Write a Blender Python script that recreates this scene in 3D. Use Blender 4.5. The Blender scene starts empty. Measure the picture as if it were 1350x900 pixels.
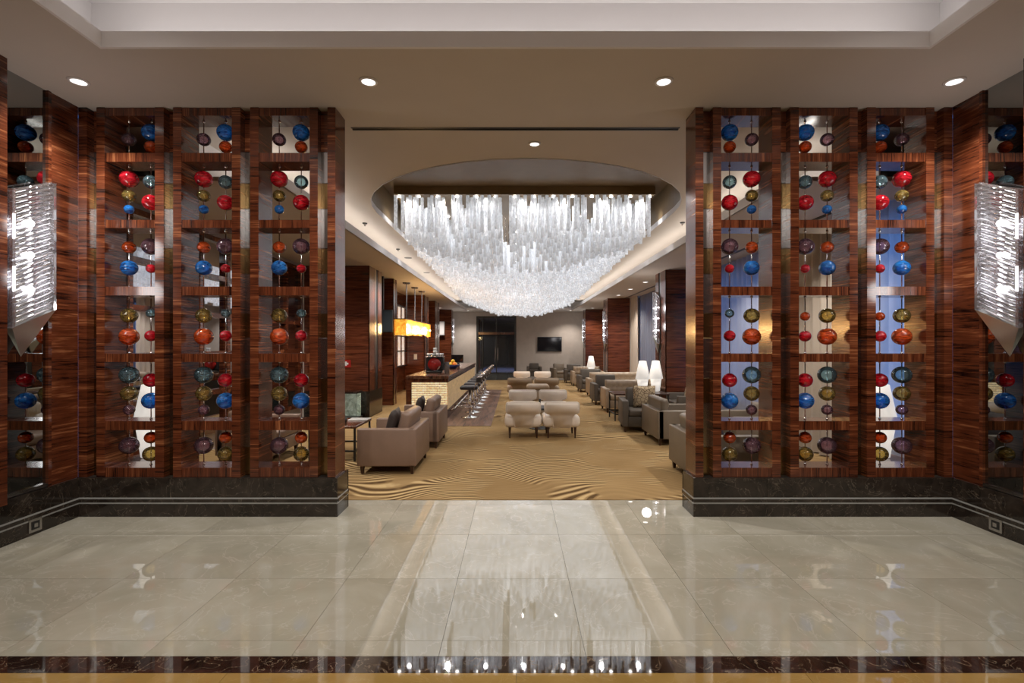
import bpy, bmesh, math, random
from mathutils import Vector, Matrix
random.seed(7)
PI = math.pi
SC = bpy.context.scene
COL = SC.collection

# ------------------------------------------------------------------ camera, world, exposure
cam_d = bpy.data.cameras.new('camera')
cam_d.sensor_width = 36.0
cam_d.lens = 36.0 * 655 / 1350
cam_d.shift_x = -4.5 / 1350
cam_d.shift_y = 3.0 / 1350
cam_d.clip_start = 0.05
cam = bpy.data.objects.new('camera', cam_d)
cam.location = (0, 0, 1.75)
cam.rotation_euler = (PI / 2, 0, 0)
COL.objects.link(cam)
SC.camera = cam

world = bpy.data.worlds.new('dusk')
SC.world = world
world.use_nodes = True
wbg = world.node_tree.nodes['Background']
wbg.inputs[0].default_value = (0.10, 0.32, 0.9, 1)
wbg.inputs[1].default_value = 1.5

SC.view_settings.view_transform = 'Standard'
SC.view_settings.look = 'None'
SC.view_settings.gamma = 1.0
SC.view_settings.exposure = 0.0
SC.view_settings.use_curve_mapping = False
SC.cycles.max_bounces = 7
SC.cycles.diffuse_bounces = 3
SC.cycles.glossy_bounces = 4
SC.cycles.transmission_bounces = 4
SC.cycles.transparent_max_bounces = 14
SC.cycles.caustics_reflective = False
SC.cycles.caustics_refractive = False
SC.cycles.sample_clamp_indirect = 4.0
SC.cycles.use_denoising = True


def light(kind, name, loc, energy, color=(1, 1, 1), rot=(0, 0, 0), **kw):
    d = bpy.data.lights.new(name, kind)
    d.energy = energy
    d.color = color
    for k, v in kw.items():
        setattr(d, k, v)
    o = bpy.data.objects.new(name, d)
    o.location = loc
    o.rotation_euler = rot
    COL.objects.link(o)
    return o


WARM = (1.0, 0.84, 0.66)
NEUT = (1.0, 0.94, 0.87)
COOL = (1.0, 0.96, 0.95)
ZC = 4.155      # main ceiling
ZS = 3.60       # lounge side soffits
# LED strips hidden on the ledge of the lobby coffer, shining up
light('AREA', 'coffer_led_light', (0, 4.22, 4.25), 15, COOL, (PI, 0, 0), shape='RECTANGLE', size=6.9, size_y=0.06)
for s in (-1, 1):
    light('AREA', 'coffer_led_light', (s * 3.55, 1.4, 4.25), 8, COOL, (PI, 0, 0), shape='RECTANGLE', size=0.06, size_y=5.2)
# lobby downlights: four in view, more added unseen as fill for the lobby
LOBBY_SPOTS = [(-4.0, 4.55), (-1.345, 4.55), (1.358, 4.55), (4.02, 4.55)]
for x, y in LOBBY_SPOTS:
    light('SPOT', 'downlight_lamp', (x, y, 4.10), 170, NEUT, (0, 0, 0), spot_size=2.0, spot_blend=0.8, shadow_soft_size=0.05)
for x, y in [(-2.6, -1.9), (0, -1.9), (2.6, -1.9), (-3.9, 1.2), (3.9, 1.2)]:
    light('SPOT', 'downlight_lamp', (x, y, 4.10), 85, NEUT, (0, 0, 0), spot_size=2.4, spot_blend=0.8, shadow_soft_size=0.12)
# unseen disk lamps added above the frame: lobby fill and glints on the balls
for x in (-2.0, 0.0, 2.0):
    light('AREA', 'lobby_fill_light', (x, 0.7, 4.45), 24, NEUT, (0, 0, 0), shape='DISK', size=0.6)
# added spots out of frame, aimed to brighten the screens and their balls
for x, tx in ((-1.5, -3.5), (-1.0, -2.4), (1.0, 2.4), (1.5, 3.5)):
    d_ = Vector((tx, 5.05, 2.1)) - Vector((x, 0.9, 4.08))
    light('SPOT', 'screen_fill_lamp', (x, 0.9, 4.08), 230, NEUT, d_.to_track_quat('-Z', 'Y').to_euler(), spot_size=0.95, spot_blend=0.6, shadow_soft_size=0.06)
# lounge cove LEDs
for x in (-3.15, 3.53):
    light('AREA', 'lounge_cove_light', (x, 16.6, ZS + 0.14), 70, NEUT, (PI, 0, 0), shape='RECTANGLE', size=0.06, size_y=21.5)
# chandelier halogens
for i in range(7):
    for j in range(8):
        light('SPOT', 'halogen_lamp', (0.175 + (i - 3) * 0.75, 9.75 + j * 1.8, 4.57), 36, (1.0, 0.97, 0.95), (0, 0, 0), spot_size=2.7, spot_blend=0.5, shadow_soft_size=0.035)

# ------------------------------------------------------------------ helpers
def link(o, parent=None):
    COL.objects.link(o)
    if parent is not None:
        o.parent = parent
    return o


def mesh_from(bm, name, mat=None, smooth=False):
    me = bpy.data.meshes.new(name)
    bm.to_mesh(me)
    bm.free()
    if mat:
        me.materials.append(mat)
    if smooth:
        for p in me.polygons:
            p.use_smooth = True
    return me


def obj(name, bm, mat, parent=None, smooth=False, loc=None):
    me = bm if isinstance(bm, bpy.types.Mesh) else mesh_from(bm, name, mat, smooth)
    o = bpy.data.objects.new(name, me)
    if loc is not None:
        o.location = loc
    return link(o, parent)


def thing(name, label, cat, loc=(0, 0, 0), rz=0, group=None):
    o = bpy.data.objects.new(name, None)
    o.location = loc
    o.rotation_euler = (0, 0, rz)
    o.empty_display_size = 0.1
    link(o)
    return tag(o, label, cat, group)


def tag(o, label, cat, group=None):
    o['label'] = label
    o['category'] = cat
    if group:
        o['group'] = group
    return o


def struct(o):
    o['kind'] = 'structure'
    return o


def dup(root, loc, rz=0, label=None, group=None):
    r = root.copy()
    COL.objects.link(r)
    r.location = loc
    r.rotation_euler = (0, 0, rz)
    if label:
        r['label'] = label
    if group:
        r['group'] = group
    for ch in KIDS(root):
        c = ch.copy()
        COL.objects.link(c)
        c.parent = r
        for g in KIDS(ch):
            d = g.copy()
            COL.objects.link(d)
            d.parent = c
    return r


def KIDS(o):
    return list(o.children)


def B(*boxes):
    bm = bmesh.new()
    for b in boxes:
        add_box(bm, *b)
    return bm


def add_box(bm, x0, x1, y0, y1, z0, z1):
    v = [bm.verts.new(p) for p in ((x0, y0, z0), (x1, y0, z0), (x1, y1, z0), (x0, y1, z0),
                                   (x0, y0, z1), (x1, y0, z1), (x1, y1, z1), (x0, y1, z1))]
    for f in ((0, 3, 2, 1), (4, 5, 6, 7), (0, 1, 5, 4), (1, 2, 6, 5), (2, 3, 7, 6), (3, 0, 4, 7)):
        bm.faces.new([v[i] for i in f])


def soft(x0, x1, y0, y1, z0, z1, r=0.03, seg=3):
    bm = B((x0, x1, y0, y1, z0, z1))
    r = min(r, 0.49 * min(x1 - x0, y1 - y0, z1 - z0))
    bmesh.ops.bevel(bm, geom=bm.edges[:], offset=r, segments=seg, profile=0.5, affect='EDGES')
    return bm


def lathe(profile, n=20, cx=0, cy=0, cap=True):
    bm = bmesh.new()
    rings = []
    for r, z in profile:
        rings.append([bm.verts.new((cx + r * math.cos(2 * PI * k / n), cy + r * math.sin(2 * PI * k / n), z)) for k in range(n)])
    for a, b in zip(rings, rings[1:]):
        for k in range(n):
            bm.faces.new((a[k], a[(k + 1) % n], b[(k + 1) % n], b[k]))
    if cap:
        bm.faces.new(rings[0][::-1])
        bm.faces.new(rings[-1])
    return bm


def prism(pts, axis, a0, a1):
    """extrude a 2D outline along an axis; pts are the other two coordinates in xyz order"""
    bm = bmesh.new()

    def mk(p, a):
        return {'x': (a, p[0], p[1]), 'y': (p[0], a, p[1]), 'z': (p[0], p[1], a)}[axis]
    lo = [bm.verts.new(mk(p, a0)) for p in pts]
    hi = [bm.verts.new(mk(p, a1)) for p in pts]
    n = len(pts)
    bm.faces.new(lo)
    bm.faces.new(hi[::-1])
    for k in range(n):
        bm.faces.new((lo[(k + 1) % n], lo[k], hi[k], hi[(k + 1) % n]))
    bmesh.ops.recalc_face_normals(bm, faces=bm.faces[:])
    return bm


def tube(bm, p, q, r, n=8):
    p, q = Vector(p), Vector(q)
    d = (q - p).normalized()
    u = d.orthogonal().normalized()
    w = d.cross(u)
    A = [bm.verts.new(p + (u * math.cos(2 * PI * k / n) + w * math.sin(2 * PI * k / n)) * r) for k in range(n)]
    Bv = [bm.verts.new(q + (u * math.cos(2 * PI * k / n) + w * math.sin(2 * PI * k / n)) * r) for k in range(n)]
    for k in range(n):
        bm.faces.new((A[k], A[(k + 1) % n], Bv[(k + 1) % n], Bv[k]))
    bm.faces.new(A[::-1])
    bm.faces.new(Bv)


def tube_bm(p, q, r, n=8):
    bm = bmesh.new()
    tube(bm, p, q, r, n)
    return bm


def ball_bm(r, sq=0.97, u=20, v=12):
    bm = bmesh.new()
    bmesh.ops.create_uvsphere(bm, u_segments=u, v_segments=v, radius=r)
    for w in bm.verts:
        w.co.z *= sq
    return bm


# ------------------------------------------------------------------ materials
def new_mat(name):
    m = bpy.data.materials.new(name)
    m.use_nodes = True
    nt = m.node_tree
    return m, nt, nt.nodes['Principled BSDF']


def N(nt, t, **kw):
    n = nt.nodes.new(t)
    for k, v in kw.items():
        if k in n.inputs:
            n.inputs[k].default_value = v
        else:
            setattr(n, k, v)
    return n


def L(nt, a, b):
    nt.links.new(a, b)


def ramp(nt, stops, fac=None, interp='LINEAR'):
    r = nt.nodes.new('ShaderNodeValToRGB')
    r.color_ramp.interpolation = interp
    els = r.color_ramp.elements
    while len(els) < len(stops):
        els.new(0.5)
    for e, (p, c) in zip(els, stops):
        e.position = p
        e.color = (*c, 1)
    if fac is not None:
        L(nt, fac, r.inputs[0])
    return r


def coords(nt, scale=(1, 1, 1), rot=(0, 0, 0), rnd=0.0):
    tc = nt.nodes.new('ShaderNodeTexCoord')
    mp = nt.nodes.new('ShaderNodeMapping')
    mp.inputs['Scale'].default_value = scale
    mp.inputs['Rotation'].default_value = rot
    src = tc.outputs['Object']
    if rnd:
        oi = nt.nodes.new('ShaderNodeObjectInfo')
        ml = N(nt, 'ShaderNodeMath', operation='MULTIPLY')
        ml.inputs[1].default_value = rnd
        L(nt, oi.outputs['Random'], ml.inputs[0])
        ad = N(nt, 'ShaderNodeVectorMath', operation='ADD')
        L(nt, src, ad.inputs[0])
        L(nt, ml.outputs[0], ad.inputs[1])
        src = ad.outputs[0]
    L(nt, src, mp.inputs[0])
    return mp.outputs[0]


def noise(nt, vec, scale, detail=3, rough=0.5, dist=0.0):
    n = N(nt, 'ShaderNodeTexNoise')
    n.inputs['Scale'].default_value = scale
    n.inputs['Detail'].default_value = detail
    n.inputs['Roughness'].default_value = rough
    n.inputs['Distortion'].default_value = dist
    L(nt, vec, n.inputs['Vector'])
    return n.outputs['Fac']


def bump(nt, h, strength=0.2, dist=0.01):
    b = N(nt, 'ShaderNodeBump')
    b.inputs['Strength'].default_value = strength
    b.inputs['Distance'].default_value = dist
    L(nt, h, b.inputs['Height'])
    return b.outputs[0]


def plain(name, col, rough=0.5, metal=0.0, var=0.0, spec=0.5, scale=6.0, bmp=0.0, bscale=60):
    m, nt, p = new_mat(name)
    p.inputs['Base Color'].default_value = (*col, 1)
    p.inputs['Roughness'].default_value = rough
    p.inputs['Metallic'].default_value = metal
    p.inputs['Specular IOR Level'].default_value = spec
    if var:
        v = coords(nt, rnd=5.0)
        f = noise(nt, v, scale, 4)
        r = ramp(nt, [(0.3, tuple(c * (1 - var) for c in col)), (0.7, tuple(min(1, c * (1 + var)) for c in col))], f)
        L(nt, r.outputs[0], p.inputs['Base Color'])
    if bmp:
        v = coords(nt)
        L(nt, bump(nt, noise(nt, v, bscale, 3), bmp, 0.004), p.inputs['Normal'])
    return m


def wood(name, axis='z', tilt=0.0, rough=0.2, dark=(0.008, 0.002, 0.0015), mid=(0.072, 0.018, 0.007), lite=(0.32, 0.12, 0.048), freq=11.0):
    m, nt, p = new_mat(name)
    sc = {'z': (0.9, 0.9, freq), 'x': (freq, 0.9, 0.9), 'y': (0.9, freq, 0.9)}[axis]
    v = coords(nt, sc, (0, tilt, 0), rnd=9.0)
    n1 = noise(nt, v, 1.3, 3, 0.55, 0.9)
    sc2 = tuple(c * 6 if c > 2 else c * 1.4 for c in sc)
    v2 = coords(nt, sc2, (0, tilt, 0), rnd=9.0)
    n2 = noise(nt, v2, 1.6, 4, 0.65, 0.3)
    mx = N(nt, 'ShaderNodeMix', data_type='FLOAT')
    mx.inputs[0].default_value = 0.55
    L(nt, n1, mx.inputs[2])
    L(nt, n2, mx.inputs[3])
    r = ramp(nt, [(0.38, dark), (0.46, mid), (0.55, tuple(c * 1.5 for c in mid)), (0.66, lite)], mx.outputs[0])
    L(nt, r.outputs[0], p.inputs['Base Color'])
    p.inputs['Roughness'].default_value = rough
    p.inputs['Coat Weight'].default_value = 0.35
    p.inputs['Coat Roughness'].default_value = 0.12
    L(nt, bump(nt, n2, 0.05, 0.002), p.inputs['Normal'])
    return m


W_H = wood('rosewood_banded', 'z')
W_V = wood('rosewood_upright', 'x', freq=16)
W_WALL = wood('rosewood_panel', 'z', freq=5, tilt=0.12)
W_PIER = wood('rosewood_pillar', 'z', freq=11, dark=(0.022, 0.006, 0.003), mid=(0.10, 0.026, 0.011), lite=(0.24, 0.08, 0.03))
W_TABLE = wood('walnut_top', 'x', freq=8, mid=(0.09, 0.035, 0.018), lite=(0.22, 0.10, 0.05))
W_FLOOR = wood('brown_plank', 'x', freq=4, rough=0.55, dark=(0.05, 0.022, 0.012), mid=(0.13, 0.06, 0.032), lite=(0.22, 0.11, 0.06))
PAINT = plain('beige_ceiling_paint', (0.56, 0.495, 0.435), 0.7, var=0.02, scale=2)
WALLP = plain('taupe_wall_paper', (0.47, 0.40, 0.345), 0.6, var=0.06, scale=3)
WHITE = plain('white_trim_paint', (0.78, 0.75, 0.74), 0.5)
BRONZEP = plain('bronze_recess_paint', (0.20, 0.13, 0.06), 0.45, var=0.08)
BLACK = plain('black_metal', (0.015, 0.014, 0.013), 0.4)
BLACKG = plain('black_screen_glass', (0.006, 0.006, 0.008), 0.08)
CHROME = plain('chrome', (0.85, 0.85, 0.86), 0.12, 1.0)
STEEL = plain('brushed_steel', (0.45, 0.43, 0.42), 0.2, 1.0, var=0.06)
TIP = plain('polished_tip_metal', (0.62, 0.63, 0.58), 0.3, 1.0)
INLAY = plain('pale_stone_inlay', (0.30, 0.30, 0.29), 0.25)
GOLDB = plain('bronze_block', (0.30, 0.19, 0.08), 0.22, 1.0, var=0.15)
MIRROR = plain('smoked_mirror', (0.36, 0.38, 0.38), 0.015, 1.0)
MIRROR2 = plain('lounge_mirror', (0.55, 0.57, 0.62), 0.02, 1.0)
LBROWN = plain('brown_leather', (0.225, 0.145, 0.105), 0.42, var=0.08, scale=4, bmp=0.05)
LGREY = plain('grey_leather', (0.175, 0.138, 0.100), 0.42, var=0.08, scale=4, bmp=0.05)
LDARK = plain('charcoal_fabric', (0.085, 0.068, 0.052), 0.6, var=0.1, bmp=0.08)
LTAN = plain('tan_leather', (0.33, 0.245, 0.165), 0.42, var=0.06, scale=4, bmp=0.05)
LWHITE = plain('cream_leather', (0.80, 0.70, 0.60), 0.40, var=0.05, scale=4, bmp=0.04)
CDARK = plain('dark_brown_cushion', (0.035, 0.022, 0.018), 0.6, var=0.2)
LEGW = plain('dark_wood_leg', (0.045, 0.018, 0.010), 0.3, var=0.2)
SEATB = plain('black_leather_seat', (0.014, 0.010, 0.012), 0.3)
REDP = plain('red_enamel', (0.42, 0.025, 0.02), 0.2)
PORC = plain('white_porcelain', (0.75, 0.74, 0.72), 0.2)
YEL = plain('yellow_fruit', (0.8, 0.5, 0.03), 0.4, var=0.1)
ORA = plain('orange_fruit', (0.8, 0.2, 0.02), 0.4, var=0.1)
NAVY = plain('navy_object', (0.02, 0.03, 0.12), 0.4)


def marble(name, stops, vein, rough, nscale=1.2, vscale=2.4, vein_w=0.02, vein_amt=0.6, ior=1.5, rnd=3.0, tint=0.0):
    m, nt, p = new_mat(name)
    v = coords(nt, (1, 1, 1), (0.2, 0.1, 0.5), rnd=rnd)
    n1 = noise(nt, v, nscale, 6, 0.6, 0.8)
    r = ramp(nt, stops, n1)
    nv = noise(nt, v, vscale, 5, 0.55, 1.6)
    ab = N(nt, 'ShaderNodeMath', operation='SUBTRACT')
    ab.inputs[1].default_value = 0.5
    L(nt, nv, ab.inputs[0])
    a2 = N(nt, 'ShaderNodeMath', operation='ABSOLUTE')
    L(nt, ab.outputs[0], a2.inputs[0])
    vr = ramp(nt, [(0.0, (vein_amt,) * 3), (vein_w, (0, 0, 0))], a2.outputs[0])
    mx = N(nt, 'ShaderNodeMix', data_type='RGBA')
    L(nt, vr.outputs[0], mx.inputs[0])
    L(nt, r.outputs[0], mx.inputs[6])
    mx.inputs[7].default_value = (*vein, 1)
    out = mx.outputs[2]
    if tint:
        oi = nt.nodes.new('ShaderNodeObjectInfo')
        mr = N(nt, 'ShaderNodeMapRange')
        mr.inputs[3].default_value = 1 - tint
        mr.inputs[4].default_value = 1 + tint
        L(nt, oi.outputs['Random'], mr.inputs[0])
        vm = N(nt, 'ShaderNodeVectorMath', operation='SCALE')
        L(nt, out, vm.inputs[0])
        L(nt, mr.outputs[0], vm.inputs['Scale'])
        out = vm.outputs[0]
    L(nt, out, p.inputs['Base Color'])
    p.inputs['Roughness'].default_value = rough
    p.inputs['IOR'].default_value = ior
    return m


M_FLOOR = marble('cream_marble', [(0.3, (0.33, 0.305, 0.235)), (0.55, (0.40, 0.375, 0.30)), (0.75, (0.46, 0.435, 0.365))], (0.60, 0.56, 0.49), 0.010, 1.4, 2.2, 0.012, 0.35, ior=2.5, tint=0.06)
M_DARK = marble('dark_brown_marble', [(0.3, (0.012, 0.009, 0.007)), (0.6, (0.030, 0.022, 0.017)), (0.8, (0.055, 0.042, 0.032))], (0.20, 0.16, 0.12), 0.09, 5, 3.5, 0.006, 0.55)
M_BAND = marble('emperador_marble', [(0.3, (0.010, 0.006, 0.005)), (0.6, (0.030, 0.014, 0.010))], (0.40, 0.30, 0.20), 0.03, 5, 6, 0.010, 0.6, ior=2.4)
M_GOLD = marble('golden_marble', [(0.3, (0.28, 0.17, 0.045)), (0.6, (0.36, 0.225, 0.07)), (0.8, (0.42, 0.28, 0.10))], (0.5, 0.36, 0.16), 0.03, 2, 3, 0.01, 0.3, ior=2.4)
M_GREY = marble('grey_marble', [(0.3, (0.05, 0.05, 0.045)), (0.6, (0.10, 0.10, 0.09))], (0.25, 0.25, 0.22), 0.1, 3, 3, 0.01, 0.4)


def carpet_mat():
    m, nt, p = new_mat('gold_wave_carpet')
    v = coords(nt)
    warp = N(nt, 'ShaderNodeTexNoise')
    warp.inputs['Scale'].default_value = 0.9
    warp.inputs['Detail'].default_value = 0.0
    L(nt, v, warp.inputs['Vector'])
    s = N(nt, 'ShaderNodeVectorMath', operation='SCALE')
    s.inputs['Scale'].default_value = 1.15
    L(nt, warp.outputs['Color'], s.inputs[0])
    a = N(nt, 'ShaderNodeVectorMath', operation='ADD')
    L(nt, v, a.inputs[0])
    L(nt, s.outputs[0], a.inputs[1])
    w = N(nt, 'ShaderNodeTexWave', wave_type='BANDS', bands_direction='Y', wave_profile='SIN')
    w.inputs['Scale'].default_value = 3.7
    w.inputs['Distortion'].default_value = 0.0
    L(nt, a.outputs[0], w.inputs['Vector'])
    mask = noise(nt, v, 1.0, 2, 0.5, 1.5)
    mr = ramp(nt, [(0.46, (0.06,) * 3), (0.56, (0.9,) * 3)], mask)
    line = ramp(nt, [(0.20, (1, 1, 1)), (0.40, (0, 0, 0))], w.outputs['Fac'])
    hi = ramp(nt, [(0.6, (0, 0, 0)), (0.9, (1, 1, 1))], w.outputs['Fac'])
    mul = N(nt, 'ShaderNodeMath', operation='MULTIPLY')
    L(nt, mr.outputs[0], mul.inputs[0])
    L(nt, line.outputs[0], mul.inputs[1])
    mulh = N(nt, 'ShaderNodeMath', operation='MULTIPLY')
    L(nt, mr.outputs[0], mulh.inputs[0])
    L(nt, hi.outputs[0], mulh.inputs[1])
    big = noise(nt, v, 0.9, 3)
    base = ramp(nt, [(0.3, (0.25, 0.155, 0.066)), (0.7, (0.33, 0.215, 0.097))], big)
    m1 = N(nt, 'ShaderNodeMix', data_type='RGBA')
    L(nt, mulh.outputs[0], m1.inputs[0])
    L(nt, base.outputs[0], m1.inputs[6])
    m1.inputs[7].default_value = (0.56, 0.40, 0.20, 1)
    m2 = N(nt, 'ShaderNodeMix', data_type='RGBA')
    L(nt, mul.outputs[0], m2.inputs[0])
    L(nt, m1.outputs[2], m2.inputs[6])
    m2.inputs[7].default_value = (0.075, 0.040, 0.016, 1)
    L(nt, m2.outputs[2], p.inputs['Base Color'])
    p.inputs['Roughness'].default_value = 0.95
    p.inputs['Specular IOR Level'].default_value = 0.1
    L(nt, bump(nt, noise(nt, v, 220, 2), 0.3, 0.005), p.inputs['Normal'])
    return m


CARPET = carpet_mat()


def tinted_glass(name, col, clear, body=0.5):
    """thin blown glass: tinted see-through wall, a little milky body, glossy skin"""
    m, nt, p = new_mat(name)
    nt.nodes.remove(p)
    lw = N(nt, 'ShaderNodeLayerWeight')
    lw.inputs['Blend'].default_value = 0.4
    v = coords(nt, (1, 1, 2.5), rnd=4.0)
    st = noise(nt, v, 9, 3, 0.6, 2.0)
    cr = ramp(nt, [(0.35, tuple(c * 0.55 for c in col)), (0.65, tuple(min(1, c * 1.3) for c in col))], st)
    df = N(nt, 'ShaderNodeBsdfDiffuse')
    tl = N(nt, 'ShaderNodeBsdfTranslucent')
    L(nt, cr.outputs[0], df.inputs[0])
    L(nt, cr.outputs[0], tl.inputs[0])
    bd = N(nt, 'ShaderNodeMixShader')
    bd.inputs[0].default_value = 0.5
    L(nt, df.outputs[0], bd.inputs[1])
    L(nt, tl.outputs[0], bd.inputs[2])
    t = N(nt, 'ShaderNodeBsdfTransparent')
    tint = ramp(nt, [(0.0, clear), (0.9, tuple(c * c * 0.7 for c in clear))], lw.outputs['Facing'])
    L(nt, tint.outputs[0], t.inputs[0])
    mx = N(nt, 'ShaderNodeMixShader')
    mr = N(nt, 'ShaderNodeMapRange')
    mr.inputs[1].default_value = 0.35
    mr.inputs[2].default_value = 0.65
    mr.inputs[3].default_value = body * 0.5
    mr.inputs[4].default_value = body * 1.2
    L(nt, st, mr.inputs[0])
    L(nt, mr.outputs[0], mx.inputs[0])
    L(nt, t.outputs[0], mx.inputs[1])
    L(nt, bd.outputs[0], mx.inputs[2])
    gl = N(nt, 'ShaderNodeBsdfGlossy')
    gl.inputs['Roughness'].default_value = 0.04
    fr = N(nt, 'ShaderNodeFresnel')
    fr.inputs[0].default_value = 1.7
    top = N(nt, 'ShaderNodeMixShader')
    L(nt, fr.outputs[0], top.inputs[0])
    L(nt, mx.outputs[0], top.inputs[1])
    L(nt, gl.outputs[0], top.inputs[2])
    L(nt, top.outputs[0], nt.nodes['Material Output'].inputs[0])
    return m


GLASS = {
    'blue': tinted_glass('blue_glass', (0.03, 0.26, 1.0), (0.12, 0.45, 1.0), 0.7),
    'red': tinted_glass('red_glass', (0.95, 0.02, 0.04), (0.97, 0.12, 0.14), 0.75),
    'orange': tinted_glass('orange_glass', (0.92, 0.12, 0.025), (1.0, 0.27, 0.08), 0.75),
    'gold': tinted_glass('gold_glass', (0.55, 0.38, 0.11), (0.86, 0.72, 0.36), 0.35),
    'violet': tinted_glass('violet_glass', (0.36, 0.19, 0.25), (0.80, 0.62, 0.70), 0.35),
    'aqua': tinted_glass('aqua_glass', (0.28, 0.46, 0.54), (0.66, 0.86, 0.92), 0.3),
}


def rod_mat():
    m, nt, p = new_mat('bubble_glass_rod')
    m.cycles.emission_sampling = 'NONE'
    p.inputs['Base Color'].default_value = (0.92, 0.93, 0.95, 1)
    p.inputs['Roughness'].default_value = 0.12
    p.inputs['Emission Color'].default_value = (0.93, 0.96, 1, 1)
    p.inputs['Emission Strength'].default_value = 0.30  # weak glow put into the glass, standing in for scattered halogen light
    v = coords(nt, (1, 1, 1), rnd=3.0)
    b = noise(nt, coords(nt, (1, 1, 0.6), rnd=3.0), 16, 2)
    nb = bump(nt, b, 0.9, 0.02)
    L(nt, nb, p.inputs['Normal'])
    tl = N(nt, 'ShaderNodeBsdfTranslucent')
    tl.inputs[0].default_value = (0.9, 0.92, 0.95, 1)
    tr = N(nt, 'ShaderNodeBsdfTransparent')
    m1 = N(nt, 'ShaderNodeMixShader')
    m1.inputs[0].default_value = 0.5
    L(nt, p.outputs[0], m1.inputs[1])
    L(nt, tl.outputs[0], m1.inputs[2])
    m2 = N(nt, 'ShaderNodeMixShader')
    r = ramp(nt, [(0.4, (0.06,) * 3), (0.66, (0.40,) * 3)], b)
    L(nt, r.outputs[0], m2.inputs[0])
    L(nt, m1.outputs[0], m2.inputs[1])
    L(nt, tr.outputs[0], m2.inputs[2])
    L(nt, m2.outputs[0], nt.nodes['Material Output'].inputs[0])
    return m


ROD = rod_mat()


def clear_glass(name, tint=(0.95, 0.97, 0.97), amt=0.8, rough=0.03, metal=0.0):
    m, nt, p = new_mat(name)
    p.inputs['Base Color'].default_value = (0.88, 0.88, 0.9, 1) if metal else (0.2, 0.2, 0.2, 1)
    p.inputs['Metallic'].default_value = metal
    p.inputs['Roughness'].default_value = rough
    t = N(nt, 'ShaderNodeBsdfTransparent')
    t.inputs[0].default_value = (*tint, 1)
    mx = N(nt, 'ShaderNodeMixShader')
    mx.inputs[0].default_value = amt
    L(nt, p.outputs[0], mx.inputs[1])
    L(nt, t.outputs[0], mx.inputs[2])
    L(nt, mx.outputs[0], nt.nodes['Material Output'].inputs[0])
    return m


CLEAR = clear_glass('clear_glass')
RIB = clear_glass('sconce_glass', (0.9, 0.9, 0.92), 0.5, 0.06, 0.9)
DOORG = clear_glass('door_glass', (0.75, 0.77, 0.8), 0.9, 0.02)


def emit(name, col, strength, tex=None, base=0.5, sample=True):
    m, nt, p = new_mat(name)
    p.inputs['Base Color'].default_value = tuple(c * base for c in col) + (1,)
    p.inputs['Roughness'].default_value = 0.35
    p.inputs['Emission Color'].default_value = (*col, 1)
    p.inputs['Emission Strength'].default_value = strength
    if tex:
        lo, hi, sc = tex
        v = coords(nt, rnd=4.0)
        r = ramp(nt, [(0.3, lo), (0.7, hi)], noise(nt, v, sc, 4, 0.6, 1.0))
        L(nt, r.outputs[0], p.inputs['Emission Color'])
        L(nt, r.outputs[0], p.inputs['Base Color'])
    if not sample:
        m.cycles.emission_sampling = 'NONE'
    return m


BULB = emit('halogen_bulb', (1, 0.98, 0.95), 9, sample=False)
SPOTL = emit('downlight_lens', (1, 0.97, 0.93), 3.0, sample=False)
SCONCEB = emit('sconce_bulb', (1, 0.96, 0.93), 14, sample=False)
AMBER = emit('amber_lit_glass', (1, 0.5, 0.05), 0.75, ((0.75, 0.20, 0.005), (1, 0.62, 0.08), 7))
AMBULB = emit('amber_bulb', (1, 0.8, 0.4), 6, sample=False)
ONYX = emit('lit_onyx', (1, 0.8, 0.5), 0.28, ((0.42, 0.26, 0.11), (0.80, 0.58, 0.32), 9))
ONYXB = emit('lit_onyx_brick', (1, 0.85, 0.6), 0.6, ((0.62, 0.42, 0.18), (1, 0.88, 0.62), 9))
LAMPSH = emit('white_lamp_shade', (1, 0.95, 0.88), 0.55, base=0.8)
LITWIN = emit('lit_shelf_glass', (1, 0.85, 0.7), 0.8, ((0.45, 0.30, 0.2), (1, 0.9, 0.8), 12))
AQUA = emit('lit_green_glass', (0.6, 0.75, 0.6), 0.35, ((0.10, 0.14, 0.08), (0.75, 0.85, 0.7), 6))


def curtain_mat(name, col, trans):
    m, nt, p = new_mat(name)
    p.inputs['Base Color'].default_value = (*col, 1)
    p.inputs['Roughness'].default_value = 0.85
    t = N(nt, 'ShaderNodeBsdfTranslucent')
    t.inputs[0].default_value = (*tuple(min(1, c * 1.4) for c in col), 1)
    mx = N(nt, 'ShaderNodeMixShader')
    mx.inputs[0].default_value = trans
    L(nt, p.outputs[0], mx.inputs[1])
    L(nt, t.outputs[0], mx.inputs[2])
    L(nt, mx.outputs[0], nt.nodes['Material Output'].inputs[0])
    return m


CUR_BLUE = curtain_mat('sheer_curtain', (0.55, 0.56, 0.60), 0.7)
CUR_DIM = curtain_mat('dim_sheer_curtain', (0.42, 0.42, 0.46), 0.4)
CUR_CREAM = curtain_mat('cream_curtain', (0.50, 0.42, 0.34), 0.06)
CUR_GREY = curtain_mat('grey_curtain', (0.20, 0.20, 0.22), 0.25)


def pillow_mat():
    m, nt, p = new_mat('patterned_pillow_cloth')
    v = coords(nt)
    vo = N(nt, 'ShaderNodeTexVoronoi', feature='DISTANCE_TO_EDGE')
    vo.inputs['Scale'].default_value = 16
    L(nt, v, vo.inputs['Vector'])
    r = ramp(nt, [(0.03, (0.10, 0.06, 0.03)), (0.10, (0.42, 0.32, 0.20))], vo.outputs['Distance'])
    L(nt, r.outputs[0], p.inputs['Base Color'])
    p.inputs['Roughness'].default_value = 0.85
    return m


PILLOWP = pillow_mat()
BLUECARPET = plain('blue_corridor_carpet', (0.03, 0.05, 0.17), 0.9, var=0.3, scale=3)

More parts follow.
